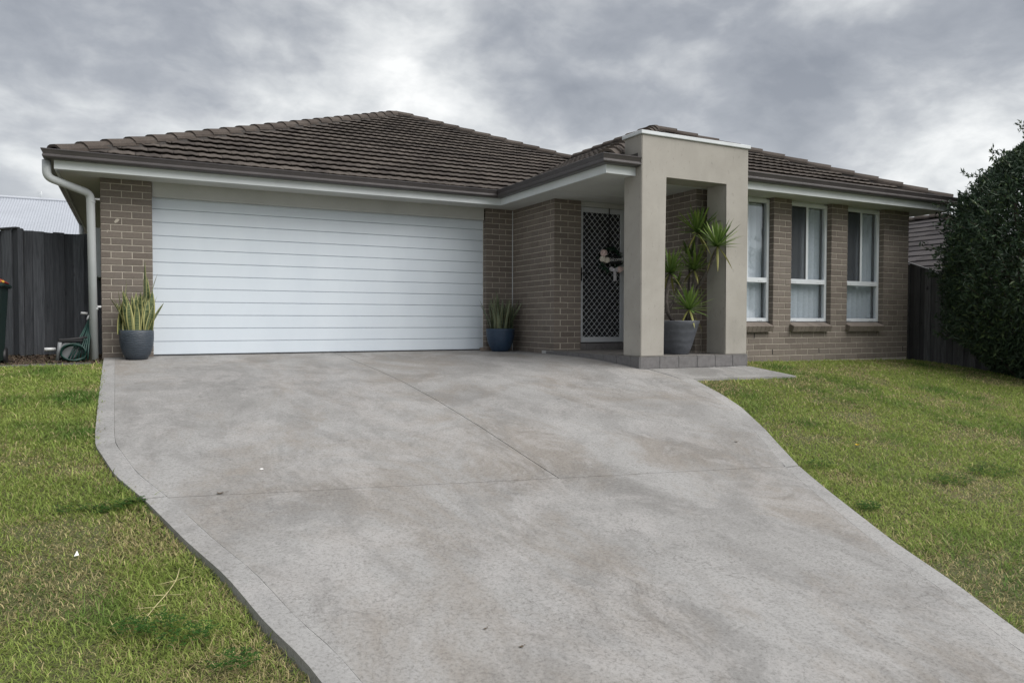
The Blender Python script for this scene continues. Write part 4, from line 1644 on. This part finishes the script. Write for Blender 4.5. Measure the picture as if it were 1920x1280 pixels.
fc.size = .082
fc.shear = .35
fc.extrude = .001
fc.align_x = 'CENTER'; fc.align_y = 'CENTER'
fc.materials.append(MAT['letter'])
ft = bpy.data.objects.new('lettering_curve', fc)
COL.objects.link(ft)
fm = bpy.data.meshes.new_from_object(ft.evaluated_get(bpy.context.evaluated_depsgraph_get()))
bpy.data.objects.remove(ft)
fm.name = 'lettering'
fo = bpy.data.objects.new('lettering', fm)
link(fo, sg)
fo.matrix_local = Matrix.Translation((wx+.02, wy-.0645, wz-.008)) @ Matrix.Rotation(-.10, 4, 'Y') @ Matrix.Rotation(math.pi/2, 4, 'X')
MB().bbox((wx-.008, DY-.012, wz+.15), (wx+.008, DY-.006, DZ1+.004), .001).build('hanger', MAT['black'], wr)


# ------------------------------------------------------------------ grass
def RXf(y): return np.interp(-y, -np.array(RY), np.array(RX))


def grass(name, region, n_try, label, seed):
    rg = np.random.default_rng(seed)
    P = region(rg, n_try)
    n = len(P)
    x, y = P[:, 0], P[:, 1]
    left = x < 3
    gz_ = hgt(x, y) + np.where(left, np.interp(y, [-9, -7, -6, -1, 0], [-.060, -.042, -.022, -.014, -.03]), np.interp(y, [-9, -6, -4, 0], [-.035, -.03, -.025, -.05]))
    lush = vnoise(x, y, 1.6, seed+1, 4)
    dry = vnoise(x, y, 1.9, seed+2, 5) + np.where(left, np.interp(y, [-8.5, -7.4, -6.2, -4], [.13, .10, 0, -.07]), np.interp(np.abs(x-RXf(y)-.45), [0, .5, 1.2], [.10, .02, 0]))
    dist = np.hypot(x-CAM[0], y-CAM[1])
    L = (.022+.040*rg.random(n)**1.5)*(.65+.8*lush)
    L[dry > .6] *= .7
    L *= np.where(rg.random(n) < .05, 1.7, 1.0)
    wd = np.clip(.0006+.00035*dist, .0009, .0045)*(.6+.7*rg.random(n))
    az = rg.random(n)*2*np.pi
    tilt = np.radians(25+58*rg.random(n)**.8)
    dx, dy = np.cos(az), np.sin(az)
    base = np.stack([x, y, gz_-.004], -1)
    hd = np.stack([dx*np.sin(tilt), dy*np.sin(tilt), np.cos(tilt)], -1)
    sd = np.stack([-dy, dx, np.zeros(n)], -1)
    mid = base+hd*(L*.55)[:, None]
    a2_ = az+rg.normal(0, .6, n)
    dr = np.stack([np.cos(a2_)*.85, np.sin(a2_)*.85, .25-.75*rg.random(n)], -1)
    tip = mid+(hd*.6+dr*.6)*(L*.5)[:, None]
    tip[:, 2] = np.maximum(tip[:, 2], gz_+.003)
    V = np.stack([base-sd*wd[:, None], base+sd*wd[:, None], mid-sd*wd[:, None]*.85, mid+sd*wd[:, None]*.85, tip], 1).reshape(-1, 3)
    i = np.arange(n)*5
    F = [np.stack([i, i+1, i+3, i+2], -1), np.stack([i+2, i+3, i+4], -1)]
    g1 = np.array([.205, .290, .060]); g2 = np.array([.345, .405, .115]); br = np.array([.46, .395, .21]); dk = np.array([.085, .18, .034])
    r = rg.random(n)[:, None]
    c = g1*(1-r)+g2*r
    c = c*(1-np.clip((lush-.52)*3.2, 0, .85)[:, None])+dk*np.clip((lush-.52)*3.2, 0, .85)[:, None]
    pd = np.clip((dry-.42)*2.3, .10, .62)
    isdry = rg.random(n) < pd
    c[isdry] = br*(.55+.75*rg.random((isdry.sum(), 1)))
    c *= (.75+.5*rg.random((n, 1)))
    cols = np.repeat(c[:, None, :], 5, 1)
    me = np_mesh(name, V, F, MAT['grass'], cols.reshape(-1, 3))
    o = bpy.data.objects.new(name, me)
    link(o)
    tag(o, label, None, kind='stuff')


LYa, LXa = -np.array(LY), np.array(LX)
RYa, RXa = -np.array(RY), np.array(RX)


def reg_left(rg, n):
    x = rg.uniform(-4.6, 1.25, n); y = -.60-9.6*rg.random(n)**.8
    lx = np.interp(-y, LYa, LXa)
    over = rg.random(n)**3*.055
    ok = (x < lx-.012+over*1.3)
    vis = x > lx-1.9+.0*y
    keep = ok & (vis | (rg.random(n) < .25)) & ~((y > np.interp(x, [-2.3, -1.2, -.35, 0], [-.80, -.72, -.62, -.58])))
    return np.stack([x, y], -1)[keep]


def reg_right(rg, n):
    x = 3.6+8.85*rg.random(n); y = -2.905-7.2*rg.random(n)
    rx = np.interp(-y, RYa, RXa)
    over = rg.random(n)**3*.05
    ok = np.where(y < -4.0, x > rx+.010-over, x > np.interp(y, [-4.07, -3.43, -2.9], [7.835, 7.665, 7.63]))
    ok &= ~((y > -4.062-.0*x) & (x < 7.83))
    d = np.hypot(x-CAM[0], y-CAM[1])
    ok &= rg.random(n) < np.clip(1.35-d*.055, .35, 1)
    ok &= (x < 12.44)
    return np.stack([x, y], -1)[ok]


grass('lawn_grass', reg_left, 900000, 'short green and straw coloured lawn grass left of the driveway', 4)
grass('lawn_grass', reg_right, 600000, 'short green lawn grass right of the driveway', 8)


def clover(name, spots, label):
    V = []; F = []; cols = []
    for (cx_, cy_, R_, n) in spots:
        for i in range(n):
            a = random.uniform(0, 6.28); q = R_*math.sqrt(random.random())
            x, y = cx_+q*math.cos(a)*1.5, cy_+q*math.sin(a)*.8
            z_ = float(hgt(x, y))-.03+random.uniform(.015, .05)
            for t_ in range(3):
                b = t_*2.09+a*3
                s_ = random.uniform(.005, .010)
                d = Vector((math.cos(b), math.sin(b), random.uniform(-.2, .4)))
                sd = Vector((-math.sin(b), math.cos(b), 0))
                c = Vector((x, y, z_))
                k = len(V)
                V += [tuple(c), tuple(c+d*s_+sd*s_*.7), tuple(c+d*s_*1.7), tuple(c+d*s_-sd*s_*.7)]
                F.append((k, k+1, k+2, k+3))
                g = random.uniform(.7, 1.25)
                cols += [(.042*g, .115*g, .018*g)]*4
    me = np_mesh(name, np.array(V), [np.array(F)], MAT['grass'], np.array(cols))
    o = bpy.data.objects.new(name, me)
    link(o)
    tag(o, label, None, kind='stuff')


clover('clover', [(.20, -5.98, .08, 130), (.32, -5.93, .05, 90), (.38, -7.36, .09, 120), (.52, -7.5, .09, 80), (.66, -7.75, .07, 80), (.02, -5.95, .06, 50)], 'dark green clover weeds in the lawn left of the driveway')
clover('clover', [(6.0, -7.2, .16, 220), (6.6, -7.15, .18, 260), (5.55, -8.15, .12, 160), (5.2, -6.6, .1, 90), (7.2, -5.2, .3, 200), (8.4, -4.3, .35, 240), (4.75, -7.4, .07, 120)], 'dark green clover weeds in the lawn right of the driveway')

# ------------------------------------------------------------------ lawn flowers, dry runner, debris
fl_first = None
for x, y, lab in ((5.965, -6.375, 'yellow dandelion in the right lawn nearest to the driveway edge'),
                  (7.555, -6.273, 'small yellow dandelion in the right lawn, the middle one of three'),
                  (7.82, -6.388, 'yellow dandelion in the right lawn farthest from the driveway')):
    z_ = float(hgt(x, y))
    if fl_first is None:
        rt = empty('dandelion', (x, y, z_))
        m = MB()
        for k in range(16):
            a = k*2.4
            d = Vector((math.cos(a), math.sin(a), .45)); s_ = Vector((-math.sin(a), math.cos(a), 0))
            c = Vector((x, y, z_+.012))
            L_ = .022 if k % 2 else .015
            m.add([c, c+d*L_*.6+s_*.005, c+d*L_, c+d*L_*.6-s_*.005], [(0, 1, 2, 3)])
        hd = m.build('petals', MAT['petal'], rt)
        st = MB().tube([(x, y, z_-.05), (x, y, z_+.012)], .002, 6).build('stalk', MAT['snake2'], rt)
        fl_first = (rt, hd, st)
        cur = rt
    else:
        cur = fl_first[0].copy(); COL.objects.link(cur); cur.location = (x, y, z_)
        for ch in fl_first[1:]:
            c2 = ch.copy(); COL.objects.link(c2); c2.parent = cur
    tag(cur, lab, 'flower', 'yellow dandelions in the right lawn')

m = MB()
P = [Vector((.52, -6.83, 0)), Vector((.50, -6.95, 0)), Vector((.45, -7.08, 0)), Vector((.40, -7.18, 0)), Vector((.36, -7.28, 0))]
for p in P: p.z = float(hgt(p.x, p.y))-.025
m.tube(smooth_path(P, .05, 3), .0022, 6)
for p in P[1:4]:
    for s in (-1, 1):
        m.tube([p, p+Vector((.06*s+random.uniform(-.02, .02), random.uniform(-.04, .03), .004))], [.0018, .0008], 5)
m.build('dry_runner', simple('straw', (.42, .38, .20), 0.7, 0.2, 30), None, label='pale straw coloured grass runner lying on the left lawn', cat='grass runner')
m = MB()
zz_ = float(hgt(.076, -6.554))-.03
m.add([(.066, -6.555, zz_+.012), (.088, -6.55, zz_+.014), (.079, -6.542, zz_+.036), (.071, -6.545, zz_+.016)], [(0, 1, 2), (0, 2, 3), (1, 3, 2), (0, 3, 1)])
m.build('paper_scrap', MAT['paper'], None, label='tiny white paper scrap on the left lawn', cat='litter')


def dry_leaf(x, y, s, lab):
    z_ = float(hgt(x, y))+.004
    m = MB()
    v = []
    n = 8
    for k in range(n):
        a = 2*math.pi*k/n
        v.append((x+s*math.cos(a)*(1 if k % 2 else .6), y+s*.55*math.sin(a), z_+s*.35*abs(math.cos(a))*random.uniform(.4, 1)))
    v.append((x, y, z_))
    m.add(v, [(k, (k+1) % n, n) for k in range(n)])
    m.tube([(x+s*.9, y, z_+s*.2), (x+s*1.7, y+s*.4, z_+.004)], .0012, 5)
    m.build('dry_leaf', MAT['dry'], None, label=lab, cat='leaf', group='dry leaves on the driveway')


m = MB()
bm = bmesh.new(); bmesh.ops.create_icosphere(bm, subdivisions=1, radius=.011)
m.bm(bm, False, Matrix.Translation((1.086, -5.592, float(hgt(1.086, -5.592))+.004)) @ Matrix.Diagonal((1.3, .9, .5, 1)))
m.build('pebble', MAT['paper'], None, label='single small white pebble on the upper left driveway slab', cat='pebble')
dry_leaf(1.718, -8.079, .013, 'curled dark dry leaf on the driveway nearest to the camera')
dry_leaf(1.64, -7.90, .009, 'tiny dark dry leaf on the driveway just beyond the nearest one')
dry_leaf(.793, -5.955, .028, 'dark dry leaf caught in the cross joint near the left border')
dry_leaf(4.928, -5.984, .018, 'small dark dry leaf on the upper right driveway slab')

# ------------------------------------------------------------------ big shrub on the right
def shrub():
    cx_, cy_ = 12.55, -4.7
    z0 = float(hgt(cx_, cy_))-.1
    root = empty('shrub', (cx_, cy_, z0))
    tag(root, 'large dark green rounded shrub at the right edge in front of the side fence', 'shrub')
    rg = np.random.default_rng(21)
    zs = np.array([-.62, -.35, .1, .5, .9, 1.4, 1.9, 2.3, 2.7, 3.0, 3.3])
    rs = np.array([.42, .76, 1.18, 1.48, 1.62, 1.62, 1.48, 1.28, 1.0, .62, .15])
    n = 82000
    z = rg.uniform(-.58, 3.25, n)
    az = rg.random(n)*2*np.pi
    # camera-side and far side alike; leaves crowd towards the outside
    frac = 1-np.abs(rg.normal(0, .17, n))
    inner = rg.random(n) < .30
    frac[inner] = rg.random(inner.sum())**.5
    lump = vnoise(az*2.2+40, z*1.3+11, 1.0, 5, 3)
    R = np.interp(z, zs, rs)*(.74+.50*lump)*frac
    twig = rg.random(n) < .02
    R[twig] *= 1.06
    x = cx_+R*np.cos(az); y = cy_+R*np.sin(az)
    C = np.stack([x, y, z], -1)
    C = C[y < 8]; 
    # sprays that stand out of the outline
    sp = []
    twigs = MB()
    for k in range(240):
        a = rg.random()*2*np.pi; zz = rg.uniform(-.2, 3.0)
        r0_ = np.interp(zz, zs, rs)*(.74+.50*float(vnoise(np.array([a*2.2+40]), np.array([zz*1.3+11]), 1.0, 5, 3)[0]))
        L_ = rg.uniform(.14, .52)
        dirv = np.array([np.cos(a), np.sin(a), rg.uniform(.1, 1.1)]); dirv /= np.linalg.norm(dirv)
        p0 = np.array([cx_+r0_*.93*np.cos(a), cy_+r0_*.93*np.sin(a), zz])
        twigs.tube([tuple(p0-dirv*.35), tuple(p0+dirv*L_*.95)], [.007, .002], 4, False)
        for j in range(int(14+L_*44)):
            s = rg.random()
            sp.append(p0+dirv*L_*s+rg.normal(0, .025, 3))
    C = np.concatenate([C, np.array(sp)])
    n = len(C)
    out = C-np.array([cx_, cy_, 1.2]); out /= np.linalg.norm(out, axis=1)[:, None]
    d = out*.5+rg.normal(0, .6, (n, 3)); d[:, 2] += .15; d /= np.linalg.norm(d, axis=1)[:, None]
    t_ = np.cross(d, rg.normal(0, 1, (n, 3))); t_ /= np.linalg.norm(t_, axis=1)[:, None]
    nn = np.cross(d, t_)
    L_ = .028+.030*rg.random(n); W_ = L_*.30
    tipd = C+d*L_[:, None]-nn*(L_*.18)[:, None]
    V = np.stack([C-d*L_[:, None], C+t_*W_[:, None]+nn*(L_*.10)[:, None], tipd, C-t_*W_[:, None]+nn*(L_*.10)[:, None]], 1).reshape(-1, 3)
    i = np.arange(n)*4
    F = [np.stack([i, i+1, i+2], -1), np.stack([i, i+2, i+3], -1)]
    r = rg.random((n, 1))
    c = np.array([.018, .038, .022])*(1-r)+np.array([.055, .092, .048])*r
    young = rg.random(n) < .09
    c[young] = np.array([.095, .135, .055])*(.7+.6*rg.random((young.sum(), 1)))
    me = np_mesh('crown', V, F, MAT['leaf'], np.repeat(c, 4, 0))
    o = bpy.data.objects.new('crown', me)
    link(o, root)
    twigs.build('twigs', MAT['bark'], root)
    for k in range(9):
        a = k*.7
        p = [(cx_+.12*math.cos(a), cy_+.12*math.sin(a), z0), (cx_+.5*math.cos(a), cy_+.5*math.sin(a), .9), (cx_+1.1*math.cos(a+.3), cy_+1.1*math.sin(a+.3), 1.9+.2*(k % 3))]
        MB().tube(smooth_path(p, .3, 4), [.05-.004*j for j in range(7)][:len(smooth_path(p, .3, 4))] if False else .03, 7).build('stem', MAT['bark'], root)


shrub()

# ------------------------------------------------------------------ neighbouring houses
nb = empty('neighbour_house', (-6, 22, 0))
tag(nb, 'neighbouring house with a pale corrugated metal roof behind the left fence', 'house')
RY_, RZ_ = 19.0, 4.50
ey, ez = 14.0, 2.2
m = MB()
pitch = .076
x0_, x1_ = -16.0, 3.0
nx_ = int((x1_-x0_)/(pitch/4))
# corrugated sheet, real ribs
xs = np.linspace(x0_, x1_, nx_)
rib = .009*np.cos(2*np.pi*xs/pitch)
V = np.concatenate([np.stack([xs, np.full_like(xs, ey), ez+rib], -1), np.stack([xs, np.full_like(xs, RY_), RZ_+rib], -1), np.stack([xs, np.full_like(xs, 2*RY_-ey), ez+rib], -1)])
i = np.arange(nx_-1)
F = [np.concatenate([np.stack([i, i+1, i+nx_+1, i+nx_], -1), np.stack([i+nx_, i+nx_+1, i+2*nx_+1, i+2*nx_], -1)])]
o = bpy.data.objects.new('roof', np_mesh('roof', V, F, MAT['metalroof']))
link(o, nb)
MB().tube([(x0_, RY_, RZ_+.02), (x1_, RY_, RZ_+.02)], .06, 8).build('ridge_cap', MAT['metalroof'], o)
MB().box((x0_+.4, ey+.5, -.2), (x1_-.4, 2*RY_-ey-.5, ez+.15)).build('wall', MAT['nwall'], nb)
m = MB().box((x0_, ey-.1, ez-.16), (x1_, ey-.005, ez-.03))
m.build('gutter', MAT['fascia'], nb)
an = empty('tv_antenna', (-3.55, RY_, RZ_+.05))
tag(an, 'thin television antenna on the ridge of the metal roof', 'antenna')
ax = -2.32
m = MB().tube([(ax, RY_, RZ_), (ax, RY_, RZ_+.30)], .014, 6)
for k in range(4): m.tube([(ax-.10, RY_, RZ_+.10+k*.05), (ax+.06, RY_, RZ_+.10+k*.05)], .007, 5)
m.build('mast', MAT['coping'], an)
an.location = (ax, RY_, RZ_+.05)
for ch in an.children: ch.matrix_parent_inverse = Matrix.Translation((-ax, -RY_, -RZ_-.05))

# right neighbour: tiled hip roof beyond the side fence, on lower ground
nb2 = empty('neighbour_house', (21, 5, -1.4))
tag(nb2, 'neighbouring house with dark tiled hip roof beyond the right side fence', 'house')
TPN = .455
NX, NZ, NY0 = 14.3, 1.00, -3.6            # eave line and front corner
NH = 4.6                                   # run to the ridge
yb_ = 12.0
sheet = MB()
zt = NZ+TPN*NH
ya_ = NY0+NH
sheet.add([(NX, yb_, NZ-.03), (NX, NY0, NZ-.03), (NX+NH, ya_, zt-.03), (NX+NH, yb_, zt-.03)], [(0, 1, 2, 3)])
sheet.add([(NX, NY0, NZ-.03), (NX+2*NH, NY0, NZ-.03), (NX+NH, ya_, zt-.03)], [(0, 1, 2)])
sheet.add([(NX+2*NH, NY0, NZ-.03), (NX+2*NH, yb_, NZ-.03), (NX+NH, yb_, zt-.03), (NX+NH, ya_, zt-.03)], [(0, 1, 2, 3)])
nroof = sheet.build('roof', MAT['sarking'], nb2)
nsl = math.atan(TPN); cs = math.cos(nsl)
flat = MB().add([(0, -.0, .03), (.34, -.0, .03), (.34, .42, 0.004), (0, .42, 0.004), (0, -.0, -.004), (.34, -.0, -.004)], [(0, 1, 2, 3), (4, 5, 1, 0), (0, 3, 4), (1, 5, 2)]).mesh('tile', MAT['ntile'])
cand = []
for r in range(int(NH/(.36*cs))):
    d_ = r*.36*cs
    for c in range(40):
        y_ = yb_-2-c*.345-(.17 if r % 2 else 0)
        if y_-.345 < NY0+d_-.1: continue
        U = Vector((0, -1, 0)); Vs = Vector((cs, 0, math.sin(nsl))); Nn = U.cross(Vs)
        if Nn.z < 0: Nn = -Nn
        Mx = Matrix.Translation((NX+d_, y_, NZ+TPN*d_+random.uniform(0, .006))) @ Matrix((U, Vs, Nn)).transposed().to_4x4()
        q = px((NX+d_, y_, NZ+TPN*d_))
        cand.append((0 if 1690 < q[0] < 1840 else 1, abs(q[0]-1750), Mx))
cand.sort(key=lambda t: (t[0], t[1]))
rest = MB()
for i, (a, b, Mx) in enumerate(cand):
    if i < 180:
        o = bpy.data.objects.new('tile', flat)
        COL.objects.link(o); o.parent = nroof; o.matrix_local = Mx
    else:
        rest.add([Mx @ q.co for q in flat.vertices], [tuple(p.vertices) for p in flat.polygons])
rest.build('tiles', MAT['ntile'], nroof, kind='stuff')


def caps2(a, b):
    a, b = Vector(a), Vector(b)
    d = (b-a); L = d.length; d.normalize()
    side = Vector((-d.y, d.x, 0)).normalized(); up = d.cross(side)
    n = int(L/.40)
    for i in range(n):
        o = bpy.data.objects.new('ridge_tile', ridge_mesh)
        COL.objects.link(o); o.parent = nroof
        o.matrix_local = Matrix.Translation(a+d*(i*L/n)+up*.05) @ Matrix((d, side, up)).transposed().to_4x4()


caps2((NX, NY0, NZ), (NX+NH, ya_, zt))
caps2((NX+NH, yb_-2, zt), (NX+NH, ya_, zt))
MB().box((NX+.5, NY0+.5, -2.2), (NX+2*NH-.5, yb_-.5, NZ+.1)).build('wall', MAT['nwall'], nb2)
MB().box((NX-.12, NY0-.12, NZ-.13), (NX-.003, yb_, NZ-.02)).build('gutter', MAT['gutter'], nb2)

print('bricks', len(bricks), 'tiles', len(tiles), 'objects', len(bpy.data.objects))
